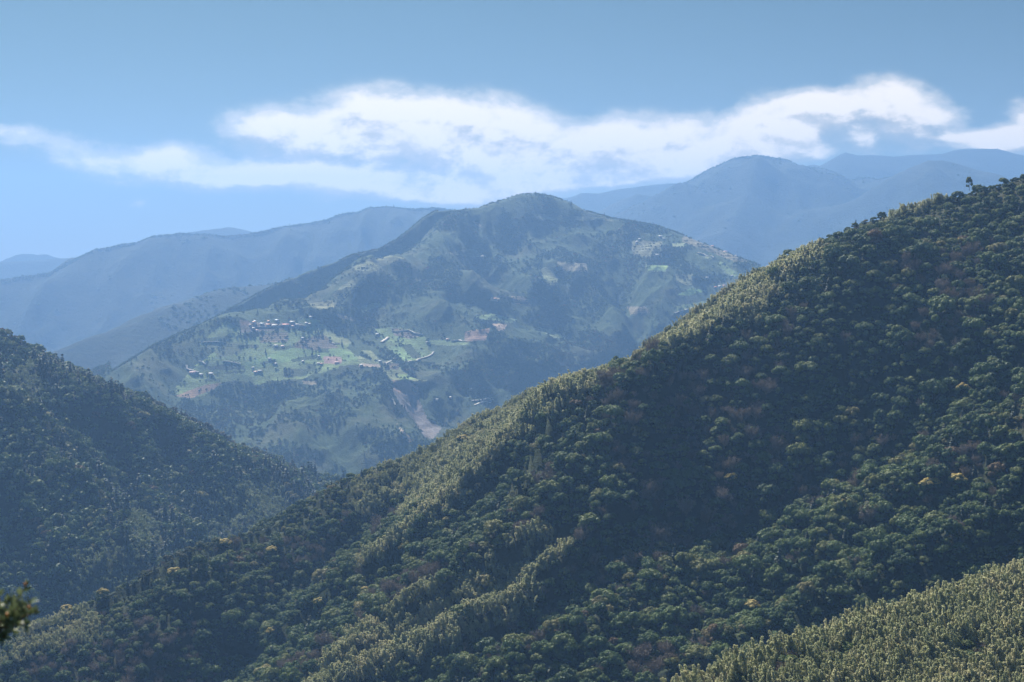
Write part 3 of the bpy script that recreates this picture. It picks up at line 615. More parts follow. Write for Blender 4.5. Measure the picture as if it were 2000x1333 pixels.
def bamboo_plumes(seed, n=12, per=95, leaf=.14, spread=.75):
    """feathery bamboo: arching plumes in a clump, total height ~2, foot at z = 0"""
    r = np.random.default_rng(seed); M = Mesh(); S = Mesh()
    for i in range(n):
        th = r.uniform(0, 6.28); q = spread * math.sqrt(r.uniform(0, 1)); bx, by = q * math.cos(th), q * math.sin(th)
        H = r.uniform(1.2, 2.4); lth = r.normal(2.7, .8); lean = r.uniform(.25, .6)
        t = np.linspace(0, 1, 9); cx = bx + math.cos(lth) * lean * t ** 2.4; cyy = by + math.sin(lth) * lean * t ** 2.4; cz = H * (t - .16 * t ** 4)
        S.tube(np.stack([cx, cyy, cz], -1)[::2], [.018, .016, .012, .008, .003], 4)
        u = r.beta(2.0, 1.15, per) * .8 + .2; w = .105 * np.sin(np.clip((u - .12) / .95, 0, 1) * math.pi) ** .7 + .02
        an = r.uniform(0, 6.28, per); rr = w * np.sqrt(r.uniform(.1, 1, per))
        P = np.stack([np.interp(u, t, cx) + rr * np.cos(an), np.interp(u, t, cyy) + rr * np.sin(an), np.interp(u, t, cz) - rr * .4], -1)
        out = np.stack([np.cos(an), np.sin(an), np.full(per, 1.2)], -1) + .4 * rnd_unit(per, r); out /= np.linalg.norm(out, axis=1, keepdims=True)
        up = np.stack([np.cos(an) * .5, np.sin(an) * .5, np.full(per, 1.0)], -1)
        M.quads(leaf_quads(P, out, leaf * r.uniform(.5, 1.2, per) * .55, 3.8, r, up=np.cross(out, up)))
    return M, S
def bare_crown(seed, n=130):
    """leafless grey twigs fanning up and out"""
    r = np.random.default_rng(seed); M = Mesh()
    for i in range(13):
        th = i * 2.4; q = r.uniform(.2, .75); e = np.array([math.cos(th) * q, math.sin(th) * q, r.uniform(.8, 1.35)])
        M.tube([(0, 0, .3), e * [.45, .45, .62] + [0, 0, .12], e], [.035, .022, .008], 4)
        k = n // 3; t = r.uniform(.4, 1, k)[:, None]; P = e * t + np.array([0, 0, .15]) * (1 - t)
        D = e / np.linalg.norm(e) + .75 * rnd_unit(k, r); D[:, 2] = np.abs(D[:, 2]) + .15; D /= np.linalg.norm(D, axis=1, keepdims=True)
        Q = P + D * r.uniform(.15, .38, (k, 1)); W = np.cross(D, rnd_unit(k, r)); W /= np.linalg.norm(W, axis=1, keepdims=True); W *= .011
        M.quads(np.stack([P - W, P + W, Q + W * .4, Q - W * .4], 1).reshape(-1, 3))
        m = k * 2; QQ = np.repeat(Q, 2, 0) + .06 * rnd_unit(m, r); M.quads(leaf_quads(QQ, rnd_unit(m, r), .035, 2.5, r))
    return M
def conifer_crown(seed, tiers=9, per=46, leaf=.13):
    r = np.random.default_rng(seed); M = Mesh()
    for i in range(tiers):
        t = i / (tiers - 1); z = .35 + 2.0 * t; rad = .56 * (1 - t) ** .8 + .05; k = int(per * (1 - .6 * t))
        an = r.uniform(0, 6.28, k); q = rad * np.sqrt(r.uniform(.15, 1, k)); P = np.stack([q * np.cos(an), q * np.sin(an), z - .28 * q + .05 * r.normal(size=k)], -1)
        N = np.stack([np.cos(an) * .5, np.sin(an) * .5, np.ones(k)], -1) + .4 * rnd_unit(k, r); N /= np.linalg.norm(N, axis=1, keepdims=True)
        M.quads(leaf_quads(P, N, leaf * r.uniform(.7, 1.4, k), 1.4, r))
    V, F = blob((0, 0, 0), 1, 2, r, 1, .1); V = V * [.36, .36, .95] + [0, 0, 1.1]; V[:, :2] *= np.clip(1.25 - .45 * V[:, 2:3], .1, 1); M.tris(V, F)
    return M

GREENS = [(0.0, (.042, .082, .030)), (.35, (.080, .135, .042)), (.62, (.125, .180, .054)), (.85, (.190, .215, .070)), (1.0, (.235, .200, .090))]
FAR_GREENS = [(0, (.052, .092, .036)), (.5, (.080, .128, .044)), (1, (.125, .155, .062))]
M_leaf = leaf_mat('broadleaf_foliage', GREENS, 70, .25, .62, .22, patch_col=(.075, .060, .045), patch_lo=.60, patch_hi=.75)
M_leaf2 = leaf_mat('hill_foliage', GREENS, 130, .22, .62, .2, patch_col=(.080, .065, .045), patch_lo=.6, patch_hi=.72)
M_leaf3 = leaf_mat('mountain_foliage', FAR_GREENS, 160, .22, .7, .15, patch_col=(.13, .11, .07), patch_lo=.58, patch_hi=.7)
M_bamboo = leaf_mat('bamboo_foliage', [(0, (.34, .37, .20)), (.5, (.50, .52, .30)), (1, (.64, .60, .38))], 22, .45, .5, .35)
M_bamboo_dull = leaf_mat('hill_bamboo', [(0, (.17, .22, .11)), (1, (.30, .34, .18))], 90, .3, .6, .2)
M_conifer = leaf_mat('conifer_needles', [(0, (.018, .040, .026)), (1, (.032, .062, .034))], 60, .1, .6, .2)
M_bare = leaf_mat('bare_twigs', [(0, (.17, .145, .125)), (1, (.27, .225, .185))], 40, .05, .8, .1)
M_rust = leaf_mat('russet_foliage', [(0, (.130, .090, .050)), (1, (.180, .130, .070))], 40, .25, .6, .2)
M_yellow = leaf_mat('yellow_blossom', [(0, (.44, .35, .10)), (1, (.58, .47, .16))], 30, .3, .6, .2)
M_gold = leaf_mat('golden_foliage', [(0, (.20, .20, .08)), (1, (.33, .30, .13))], 30, .3, .6, .2)
M_bark = plain_mat('bark', (.10, .08, .06), .9)
M_culm = plain_mat('bamboo_culm', (.16, .18, .08), .5)

def proto(name, me):
    return bpy.data.objects.new(name, me)
def proto_set(tag, crowns):
    col = bpy.data.collections.new('proto_' + tag)
    for i, me in enumerate(crowns): col.objects.link(proto('%s_%02d' % (tag, i), me))
    return col
NB = 6
broad_hi = [broad_crown(100 + i, 2300, .10, 10 + i % 4, 1 + .12 * (i % 3), blossoms=True) for i in range(NB)]
broad_trunks = [trunk_mesh(100 + i).data('trunk', [M_bark]) for i in range(NB)]
crown_hi = [c.data('crown', [M_leaf]) for c, b in broad_hi]
crown_rust = [c.data('crown', [M_rust]) for c, b in broad_hi[:3]]
crown_gold = [c.data('crown', [M_gold]) for c, b in broad_hi[:3]]
blossom_me = [b.data('blossom', [M_yellow]) for c, b in broad_hi]
bam = [bamboo_plumes(200 + i) for i in range(6)]
bamboo_me = [m.data('plumes', [M_bamboo]) for m, s in bam]; culm_me = [s.data('culms', [M_culm]) for m, s in bam]
conifer_m = [conifer_crown(300 + i) for i in range(3)]; conifer_me = [m.data('crown', [M_conifer]) for m in conifer_m]
bare_me = [bare_crown(400 + i).data('branches', [M_bare]) for i in range(4)]
def tree_me(m, mat): return m.data('tree', [mat, M_bark])
# kinds in a stuff collection (alphabetical): 0-5 green, 6-7 russet, 8-9 golden, 10-12 conifer, 13-16 bare, 17-22 bamboo
near_col = proto_set('near', crown_hi + crown_rust[:2] + crown_gold[:2] + conifer_me + bare_me + bamboo_me)
mid = [broad_crown(500 + i, 340, .25, 8 + i % 3)[0].data('crown', [M_leaf2]) for i in range(5)]
mid_rust = [broad_crown(520 + i, 300, .25, 8)[0].data('crown', [M_rust]) for i in range(1)]
mid_gold = [broad_crown(530 + i, 300, .25, 8)[0].data('crown', [M_gold]) for i in range(1)]
mid_con = [conifer_crown(540 + i, 7, 20, .22).data('crown', [M_conifer]) for i in range(2)]
mid_bam = [bamboo_plumes(550 + i, 6, 22, .3)[0].data('plumes', [M_bamboo_dull]) for i in range(3)]
mid_col = proto_set('mid', mid + mid_rust + mid_gold + mid_con + mid_bam)      # 0-4, 5, 6, 7-8, 9-11
far = [broad_crown(600 + i, 70, .5, 4)[0].data('crown', [M_leaf3]) for i in range(4)]
far_con = [conifer_crown(610, 5, 7, .45).data('crown', [M_conifer])]
far_rust = [broad_crown(620, 60, .5, 4)[0].data('crown', [M_rust])]
far_col = proto_set('far', far + far_con + far_rust)                           # 0-3, 4, 5

def scatter_group():
    g = bpy.data.node_groups.new('plant_trees', 'GeometryNodeTree')
    g.interface.new_socket('Geometry', in_out='INPUT', socket_type='NodeSocketGeometry'); g.interface.new_socket('Geometry', in_out='OUTPUT', socket_type='NodeSocketGeometry')
    return g
def plant(name, label, cat, P, size, height, kind, col):
    me = bpy.data.meshes.new(name); n = len(P); me.vertices.add(n); me.vertices.foreach_set('co', P.astype(np.float32).ravel())
    a = me.attributes.new('size', 'FLOAT_VECTOR', 'POINT'); a.data.foreach_set('vector', np.stack([size, size, height], -1).astype(np.float32).ravel())
    a = me.attributes.new('turn', 'FLOAT_VECTOR', 'POINT'); r = np.zeros((n, 3)); r[:, 2] = RNG.uniform(0, 6.28, n)
    bamk = kind >= (17 if col is near_col else 9) if col is not far_col else np.zeros(n, bool)
    r[bamk, 2] = RNG.normal(0, .9, bamk.sum())
    r[:, 0] = RNG.normal(0, .05, n); r[:, 1] = RNG.normal(0, .05, n)
    a.data.foreach_set('vector', r.astype(np.float32).ravel())
    a = me.attributes.new('pick', 'INT', 'POINT'); a.data.foreach_set('value', kind.astype(np.int32))
    o = bpy.data.objects.new(name, me); C.objects.link(o); o['label'] = label; o['category'] = cat; o['kind'] = 'stuff'
    g = scatter_group(); N = g.nodes; L = g.links
    gi = N.new('NodeGroupInput'); go = N.new('NodeGroupOutput'); ip = N.new('GeometryNodeInstanceOnPoints'); ci = N.new('GeometryNodeCollectionInfo')
    ci.inputs['Collection'].default_value = col; ci.inputs['Separate Children'].default_value = True; ci.inputs['Reset Children'].default_value = True
    def attr(nm, t):
        nd = N.new('GeometryNodeInputNamedAttribute'); nd.data_type = t; nd.inputs['Name'].default_value = nm; return nd.outputs[0]
    L.new(gi.outputs[0], ip.inputs['Points']); L.new(ci.outputs[0], ip.inputs['Instance']); ip.inputs['Pick Instance'].default_value = True
    L.new(attr('pick', 'INT'), ip.inputs['Instance Index']); L.new(attr('turn', 'FLOAT_VECTOR'), ip.inputs['Rotation']); L.new(attr('size', 'FLOAT_VECTOR'), ip.inputs['Scale'])
    L.new(ip.outputs[0], go.inputs[0])
    md = o.modifiers.new('planting', 'NODES'); md.node_group = g
    return o

def hidden(T, P, lift=12., n=14):
    """which points lie well behind this ground as seen from around the viewpoint"""
    h = np.zeros(len(P), bool); Q = P + np.array([0, 0, lift])
    for t in np.linspace(.55, .985, n):
        x, y, z = Q[:, 0] * t, Q[:, 1] * t, Q[:, 2] * t
        ok = (y > T.ys[0]) & (x > T.xs[0]) & (x < T.xs[-1])
        h |= ok & (T.at(x, y) > z + 3)
    return h
def spots(T, spacing, maxslope=9., lift=14., margin=140):
    xs = np.arange(T.xs[0], T.xs[-1], spacing); ys = np.arange(T.ys[0], T.ys[-1], spacing * .87); X, Y = np.meshgrid(xs, ys)
    X = X + (np.arange(len(ys)) % 2)[:, None] * spacing * .5
    X = (X + RNG.uniform(-.38, .38, X.shape) * spacing).ravel(); Y = (Y + RNG.uniform(-.38, .38, Y.shape) * spacing).ravel()
    P = np.stack([X, Y, T.at(X, Y)], -1); U, V = project(P)
    k = (U > -margin) & (U < 2000 + margin) & (V < 1333 + margin) & (V > 0) & (P[:, 2] > VALLEY + 8)
    P = P[k]; P = P[~hidden(T, P, lift)]; U, V = project(P)
    return P, U, V
def dist_px(U, V, line):
    return seg_dist(U, V, np.array([(a, b, 0) for a, b in line], float))[0]

# ------------------------------------------------------------------ planting
def label(o, text, cat, group=None):
    o['label'] = text; o['category'] = cat
    if group: o['group'] = group
def thing(name, text, cat, loc, rz, size, height, parts, group=None):
    """a tree or bush: an Empty at its foot that parents its parts"""
    o = bpy.data.objects.new(name, None); C.objects.link(o); o.empty_display_size = .5
    o.location = loc; o.rotation_euler = (RNG.normal(0, .05), RNG.normal(0, .05), rz); o.scale = (size, size, height); label(o, text, cat, group)
    for pn, me in parts:
        c = bpy.data.objects.new(pn, me); C.objects.link(c); c.parent = o
    return o

BAMBOO_NEAR = [[(1105, 690), (1235, 690), (1160, 760), (1050, 830), (950, 905), (830, 960), (800, 900), (960, 780)],
               [(1010, 825), (945, 890), (880, 930), (815, 985), (780, 1010), (800, 960), (860, 905), (950, 850)],
               [(960, 1085), (880, 1140), (800, 1170), (700, 1235), (600, 1333), (640, 1333), (770, 1215), (900, 1150), (975, 1105)],
               [(60, 1200), (190, 1170), (195, 1230), (180, 1260), (60, 1290), (0, 1280)], [(1290, 650), (1450, 540), (1600, 465), (1610, 490), (1520, 560), (1480, 640), (1420, 640), (1300, 680)],
               [(1200, 690), (1290, 650), (1300, 672), (1225, 730)], [(1720, 400), (1850, 360), (1860, 380), (1730, 425)],
               [(690, 925), (830, 880), (900, 900), (760, 985), (700, 1010)]]
BARE_NEAR = [[(780, 1250), (900, 1210), (1060, 1160), (1160, 1180), (1000, 1260), (840, 1333), (780, 1333)], [(1150, 1000), (1500, 880), (1750, 830), (1800, 900), (1600, 1000), (1400, 1050), (1200, 1180), (1050, 1240), (1100, 1100)]]
def plant_near():
    P, U, V = spots(TN, 5.8)
    n = len(P); size = np.clip(3.8 * np.exp(RNG.normal(0, .33, n)), 2.0, 8.5); height = size * RNG.uniform(.95, 1.3, n)
    dr = seg_dist(P[:, 0], P[:, 1], n_ridge)[0]; sm = np.where(dr < 28, .62, 1.0) * np.where((dr < 60) & (dr >= 28), .8, 1.0); size *= sm; height *= sm
    kind = RNG.integers(0, 6, n); u = RNG.uniform(size=n); pn = fbm(P[:, 0], P[:, 1], 70, 3, seed=70)
    kind = np.where((u < .018) & (pn > -.1), RNG.integers(6, 8, n), kind)
    kind = np.where((u > .042) & (u < .056), RNG.integers(8, 10, n), kind)
    kind = np.where((u > .06) & (u < .11) | ((pn < -.3) & (u < .5) & (U < 1300)), RNG.integers(10, 13, n), kind)
    bare = (u > .11) & (u < .14) | (pn > .33) & (u < .5)
    for pl in BARE_NEAR: bare |= inpoly(U, V, pl) & (u < .26)
    kind = np.where(bare, RNG.integers(13, 17, n), kind)
    bz = np.zeros(n, bool)
    for pl in BAMBOO_NEAR: bz |= inpoly(U, V - 12 + 20 * pn, pl)
    for cr in STRIPS:
        d_, s_, t_, _, _ = seg_dist(P[:, 0], P[:, 1], cr); bz |= (d_ < np.where(s_ > 0, 6, 24) * (.7 + .5 * pn + np.sin(t_ * 3.1))) & (t_ > .02) & (t_ < .98)
    bz &= u < .96
    kind = np.where(bz, RNG.integers(17, 23, n), kind)
    con = (kind >= 10) & (kind < 13); size[con] *= .95; height[con] = size[con] * RNG.uniform(.7, 1.05, con.sum())
    b = kind >= 17; size[b] = RNG.uniform(3.4, 4.8, b.sum()) * np.where(dr[b] < 30, .72, 1); height[b] = size[b] * RNG.uniform(.95, 1.3, b.sum())
    P[:, 2] -= np.where(dr < 22, .42, .12) * size
    # second, denser bamboo planting between the first
    ext = np.where(b)[0]; E = P[ext] + np.stack([RNG.uniform(-4, 4, len(ext)), RNG.uniform(-4, 4, len(ext)), np.zeros(len(ext))], -1); E[:, 2] = TN.at(E[:, 0], E[:, 1]) - .5
    P = np.concatenate([P, E]); U, V = project(P); size = np.r_[size, size[ext] * .9]; height = np.r_[height, height[ext] * .9]; kind = np.r_[kind, RNG.integers(17, 23, len(ext))]
    return P, U, V, size, height, kind
def plant_bamboo_slope():
    P, U, V = spots(TF, 3.3, lift=5, margin=90)
    n = len(P); u = RNG.uniform(size=n); pn = fbm(P[:, 0], P[:, 1], 34, 3, seed=77)
    size = RNG.uniform(2.0, 3.2, n); height = size * RNG.uniform(1.2, 1.75, n); kind = RNG.integers(17, 23, n)
    gap = (pn > .36) | ((U > 1560) & (U < 1700) & (V > 1270)) & (u < .35) | (V > 1290) & (U < 1620) & (u < .3)
    kind = np.where(gap, np.where(u * 7 % 1 < .6, RNG.integers(0, 6, n), RNG.integers(13, 17, n)), kind); g = gap
    size[g] = RNG.uniform(2.0, 3.2, g.sum()); height[g] = size[g] * .95
    P[:, 2] -= .1 * size
    return P, U, V, size, height, kind
KN = {'broadleaf_tree': (0, 6), 'russet_tree': (6, 8), 'golden_tree': (8, 10), 'conifer': (10, 13), 'bare_tree': (13, 17), 'bamboo_clump': (17, 23)}
def zone(u, v):
    if v < 700 and u > 1600: return 'high on the near mountainside below its right-hand skyline'
    if v < 760: return 'on the upper near slope below the middle of its skyline'
    if u > 1700: return 'by the picture right edge above the bamboo slope' if v > 900 else 'in the shaded bowl near the picture right edge'
    if u > 1250: return 'on the lit lower spurs right of centre' if v > 1000 else 'in the dark bowl of the near mountainside'
    if u > 900: return 'low on the near slope just right of the picture middle' if v > 1080 else 'on the steep middle of the near slope'
    if u > 550: return 'beside the lower bamboo strip left of the middle' if v > 1120 else 'on the shaded slope left of the middle'
    return 'on the lowest left part of the near mountainside'
def zone_slope(u, v):
    if u > 1800: return 'at the right edge of the bottom right slope' if v > 1220 else 'at the top right of the bright slope'
    return 'in the middle of the bottom right slope' if u > 1580 else 'at the left tip of the bottom right slope'
def near_all():
    a = plant_near(); b = plant_bamboo_slope()
    src = np.r_[np.zeros(len(a[0]), int), np.ones(len(b[0]), int)]
    P, U, V, size, height, kind = [np.concatenate([x, y]) for x, y in zip(a, b)]
    vis = ~(hidden(TF, P, 6) | hidden(TN, P, 8)) & (U > 10) & (U < 1990) & (V < 1340)
    taken = np.zeros(len(P), bool)
    text = {'broadleaf_tree': 'dark green round-crowned tree', 'russet_tree': 'russet brown leaved tree', 'golden_tree': 'pale golden leaved tree', 'conifer': 'dark pointed conifer',
            'bare_tree': 'leafless pinkish grey tree', 'bamboo_clump': 'feathery pale green bamboo clump'}
    for nm, (lo, hi) in KN.items():
        k = vis & (kind >= lo) & (kind < hi)
        if nm == 'bamboo_clump': k &= src == 1
        else: k &= src == 0
        idx = np.where(k)[0]; scale_px = size[idx] / P[idx, 1]; idx = idx[np.argsort(-scale_px)][:300]
        for i in idx:
            j = int(kind[i] - lo); where = zone(U[i], V[i]) if nm != 'bamboo_clump' else zone_slope(U[i], V[i])
            parts = {'broadleaf_tree': lambda: [('crown', crown_hi[j]), ('trunk', broad_trunks[j])], 'russet_tree': lambda: [('crown', crown_rust[j]), ('trunk', broad_trunks[j])],
                     'golden_tree': lambda: [('crown', crown_gold[j]), ('trunk', broad_trunks[j])], 'conifer': lambda: [('crown', conifer_me[j]), ('trunk', broad_trunks[j])],
                     'bare_tree': lambda: [('branches', bare_me[j]), ('trunk', broad_trunks[j])], 'bamboo_clump': lambda: [('plumes', bamboo_me[j]), ('culms', culm_me[j])]}[nm]()
            thing(nm, text[nm] + ' ' + where, 'bamboo' if nm == 'bamboo_clump' else 'tree', tuple(P[i]), RNG.uniform(0, 6.28) if nm != 'bamboo_clump' else RNG.normal(0, .5), size[i], height[i], parts,
                  nm.replace('_', ' ') + 's ' + where)
        taken[idx] = True
    r = ~taken; k = r & (src == 0); plant('forest', 'dense mixed forest covering the near mountainside from its skyline down', 'forest', P[k], size[k], height[k], kind[k], near_col)
    k = r & (src == 1); plant('bamboo_grove', 'pale feathery bamboo covering the sunlit slope at the lower right', 'bamboo grove', P[k], size[k], height[k], kind[k], near_col)
    print('near', len(P), 'individual', taken.sum())
near_all()

def plant_left():
    P, U, V = spots(TL, 8.2)
    n = len(P); u = RNG.uniform(size=n); pn = fbm(P[:, 0], P[:, 1], 130, 3, seed=81)
    size = np.clip(5.0 * np.exp(RNG.normal(0, .25, n)), 3, 9); height = size * RNG.uniform(.9, 1.25, n); kind = RNG.integers(0, 5, n)
    kind = np.where(u < .03, 5, kind); kind = np.where((u > .03) & (u < .045), 6, kind); kind = np.where(((pn < -.3) & (u < .6)) | (u > .96), RNG.integers(7, 9, n), kind)
    bz = np.zeros(n, bool)
    for pl in [[(260, 970), (305, 1000), (315, 1060), (270, 1110), (250, 1050)], [(400, 960), (500, 930), (560, 950), (560, 1010), (480, 1060), (400, 1060)], [(130, 1090), (230, 1060), (290, 1110), (270, 1150), (200, 1180), (130, 1190)], [(0, 740), (60, 700), (90, 760), (40, 790), (0, 800)]]:
        bz |= inpoly(U, V + 15 * pn, pl)
    kind = np.where(bz, RNG.integers(9, 12, n), kind)
    size[bz] *= .62; height[bz] *= .62
    ext = np.where(bz)[0]; E = P[ext] + np.stack([RNG.uniform(-5, 5, len(ext)), RNG.uniform(-5, 5, len(ext)), np.zeros(len(ext))], -1); E[:, 2] = TL.at(E[:, 0], E[:, 1])
    P = np.concatenate([P, E]); size = np.r_[size, size[ext]]; height = np.r_[height, height[ext]]; kind = np.r_[kind, kind[ext]]
    P[:, 2] -= .12 * size
    plant('hill_forest', 'blue-green forest covering the dark hill at the left edge', 'forest', P, size, height, kind, mid_col); print('left', len(P))
plant_left()

def plant_village():
    P, U, V = spots(TV, 8.0, lift=16, margin=60)
    op = TV.open.at(P[:, 0], P[:, 1]); n = len(P)
    pn = fbm(P[:, 0], P[:, 1], 190, 3, seed=95); u = RNG.uniform(size=n)
    k = (op < .3) & (RNG.uniform(size=n) < np.clip(.50 + 2.4 * fbm(P[:, 0], P[:, 1], 95, 3, seed=96), .03, .97)) | (u < .003); k &= ~((pn > .15) & (u < .7))          # gaps of low scrub
    lone = op >= .3
    size = RNG.uniform(2.3, 4.3, n) * np.where(pn > .15, .75, 1); size[lone] *= .6; height = size * RNG.uniform(.7, 1.1, n)
    kind = RNG.integers(0, 4, n); kind = np.where((u < .05), 4, kind); kind = np.where(u > .97, 5, kind)
    P, size, height, kind = P[k], size[k], height[k], kind[k]; P[:, 2] -= .15 * size
    plant('mountain_forest', 'hazy green forest on the slopes round the mountain village', 'forest', P, size, height, kind, far_col); print('village', len(P))
def plant_far():
    for T, sp, nm, text in ((TK, 15, 'range_forest', 'blue hazy forest on the long range behind at the left'), (TM, 17, 'high_forest', 'pale blue hazy forest on the high peaks behind at the right')):
        P, U, V = spots(T, sp, lift=22, margin=40); n = len(P); size = RNG.uniform(5, 8.5, n); height = size * RNG.uniform(.5, .9, n)
        k = fbm(P[:, 0], P[:, 1], 260, 3, seed=99) + RNG.normal(0, .25, n) < -.75; k |= seg_dist(P[:, 0], P[:, 1], poly3(FL if T is TK else M1))[0] < 40; P, size, height = P[k], size[k], height[k]; n = len(P); P[:, 2] -= .3 * size; kind = RNG.integers(0, 4, n); kind = np.where(RNG.uniform(size=n) < .03, 4, kind)
        plant(nm, text, 'forest', P, size, height, kind, far_col); print(nm, n)
plant_village(); plant_far()

# ------------------------------------------------------------------ the village: roads, houses, single trees
M_road = plain_mat('pale_concrete_road', (.62, .57, .50), .9, .1)
def road(pts, w=4.0):
    P = TV.line(pts); Q = []
    for a, b in zip(P[:-1], P[1:]):
        n = max(2, int(np.hypot(*(b - a)[:2]) / 6)); Q += [a + (b - a) * t for t in np.linspace(0, 1, n, endpoint=False)]
    Q.append(P[-1]); Q = np.array(Q); d = np.gradient(Q[:, :2], axis=0); d /= np.linalg.norm(d, axis=1, keepdims=True) + 1e-9
    nrm = np.stack([-d[:, 1], d[:, 0]], -1) * w / 2; A = Q[:, :2] + nrm; B = Q[:, :2] - nrm; M = Mesh(); V = []
    for p in (A, B):
        z = TV.at(p[:, 0], p[:, 1]) + .5; V.append(np.c_[p, z])
    zc = np.maximum(V[0][:, 2], V[1][:, 2]); V[0][:, 2] = zc; V[1][:, 2] = zc
    low = [np.c_[v[:, :2], v[:, 2] - 1.6] for v in V]; n = len(Q); allv = np.concatenate(V + low); F = []
    for i in range(n - 1):
        F += [[i + n, i + n + 1, i + 1, i], [i, i + 1, i + 1 + 2 * n, i + 2 * n], [i + n + 1, i + n, i + 3 * n, i + 3 * n + 1]]
    M.poly4(allv, np.array(F)); o = bpy.data.objects.new('road', M.data('road', [M_road])); C.objects.link(o); o['kind'] = 'structure'
for pts, w in [([(364, 714), (365, 718), (366, 722), (375, 725), (388, 730)], 5), ([(388, 707), (395, 709), (402, 713)], 3.5), ([(435, 708), (445, 708), (455, 709), (470, 712)], 3.5), ([(745, 669), (752, 665), (758, 660)], 7),
               ([(765, 647), (784, 647), (799, 646), (810, 652), (826, 655)], 5), ([(881, 667), (897, 666), (913, 666)], 7), ([(793, 708), (804, 706), (815, 704), (832, 698), (844, 693), (847, 688)], 4), ([(752, 712), (764, 706), (770, 702)], 4),
               ([(922, 785), (930, 784), (938, 784), (950, 780), (964, 784)], 5), ([(927, 792), (944, 787), (958, 790)], 5), ([(1362, 495), (1378, 499), (1394, 505)], 5), ([(500, 640), (520, 639), (545, 638), (570, 637), (600, 638)], 4), ([(392, 671), (410, 669), (440, 670)], 3.5),
               ([(1316, 614), (1330, 609), (1352, 603)], 4), ([(762, 778), (768, 783), (772, 792)], 4), ([(644, 668), (654, 673), (664, 672)], 3)]: road(pts, w)

def wall_mat(n, c): return plain_mat(n, c, .8, .15)
W_MATS = {'white': wall_mat('white_plaster', (.50, .48, .44)), 'grey': wall_mat('grey_concrete', (.34, .33, .32)), 'cream': wall_mat('cream_plaster', (.55, .48, .36))}
R_MATS = {'white': plain_mat('white_metal_roof', (.48, .46, .45), .6, .1), 'red': plain_mat('red_roof', (.55, .14, .10), .6, .2), 'orange': plain_mat('orange_roof', (.62, .27, .12), .6, .2), 'pink': plain_mat('faded_pink_roof', (.62, .36, .33), .6, .2),
          'blue': plain_mat('blue_grey_roof', (.25, .33, .42), .5, .2), 'grey': plain_mat('grey_roof', (.30, .30, .31), .6, .2), 'brown': plain_mat('brown_roof', (.24, .15, .11), .6, .2), 'yellow': plain_mat('yellow_roof', (.70, .58, .22), .6, .2)}
M_glass = plain_mat('dark_window', (.05, .06, .07), .2, .1); M_door = plain_mat('wooden_door', (.18, .12, .08), .7)
def box(M, x0, x1, y0, y1, z0, z1):
    V = np.array([(x, y, z) for z in (z0, z1) for y in (y0, y1) for x in (x0, x1)], float); M.poly4(V, np.array([(0, 2, 3, 1), (4, 5, 7, 6), (0, 1, 5, 4), (2, 6, 7, 3), (0, 4, 6, 2), (1, 3, 7, 5)]))
HOUSE_CACHE = {}
def house(u, v, L, Wd, H, wall, roof, text, rz=None, name='house'):
    p = TV.march(u, v); key = (L, Wd, H, wall, roof)
    if key not in HOUSE_CACHE:
        parts = []; hl, hw = L / 2, Wd / 2; rh = Wd * .26
        M = Mesh(); box(M, -hl, hl, -hw, hw, -3.5, H)
        for sx in (-hl, hl): M.tris(np.array([(sx, -hw, H), (sx, hw, H), (sx, 0, H + rh)]), np.array([[0, 1, 2]]))
        parts.append(('wall', M.data('wall', [W_MATS[wall]])))
        M = Mesh(); e = .7; t = .25; k = rh / hw
        for sy in (-1, 1):
            V = np.array([(x, y, z + dz) for dz in (.04, t) for (x, y, z) in [(-hl - e, 0, H + rh), (hl + e, 0, H + rh), (hl + e, sy * (hw + e), H - e * k), (-hl - e, sy * (hw + e), H - e * k)]])
            M.poly4(V, np.array([(0, 1, 2, 3), (4, 5, 6, 7), (0, 1, 5, 4), (1, 2, 6, 5), (2, 3, 7, 6), (3, 0, 4, 7)]))
        parts.append(('roof', M.data('roof', [R_MATS[roof]])))
        n = max(2, int(L / 4)); sto = max(1, int(H / 3))
        for s_ in range(sto):
            for i in range(n):
                x = -hl + L * (i + .5) / n
                if s_ == 0 and i == n // 2: M = Mesh(); box(M, x - .6, x + .6, -hw - .1, -hw + .05, 0, 2.2); parts.append(('door', M.data('door', [M_door])))
                else: M = Mesh(); box(M, x - .7, x + .7, -hw - .08, -hw + .05, s_ * 3 + 1, s_ * 3 + 2.3); parts.append(('window', M.data('window', [M_glass])))
        HOUSE_CACHE[key] = parts
    o = bpy.data.objects.new(name, None); C.objects.link(o); o.location = (p[0], p[1], p[2] + .3); o.scale = (.68, .68, .68); o.rotation_euler = (0, 0, rz if rz is not None else random.uniform(-.4, .4))
    label(o, text, name.replace('_', ' '), 'houses scattered over the terraced mountain')
    for pn, me in HOUSE_CACHE[key]: c = bpy.data.objects.new(pn, me); C.objects.link(c); c.parent = o
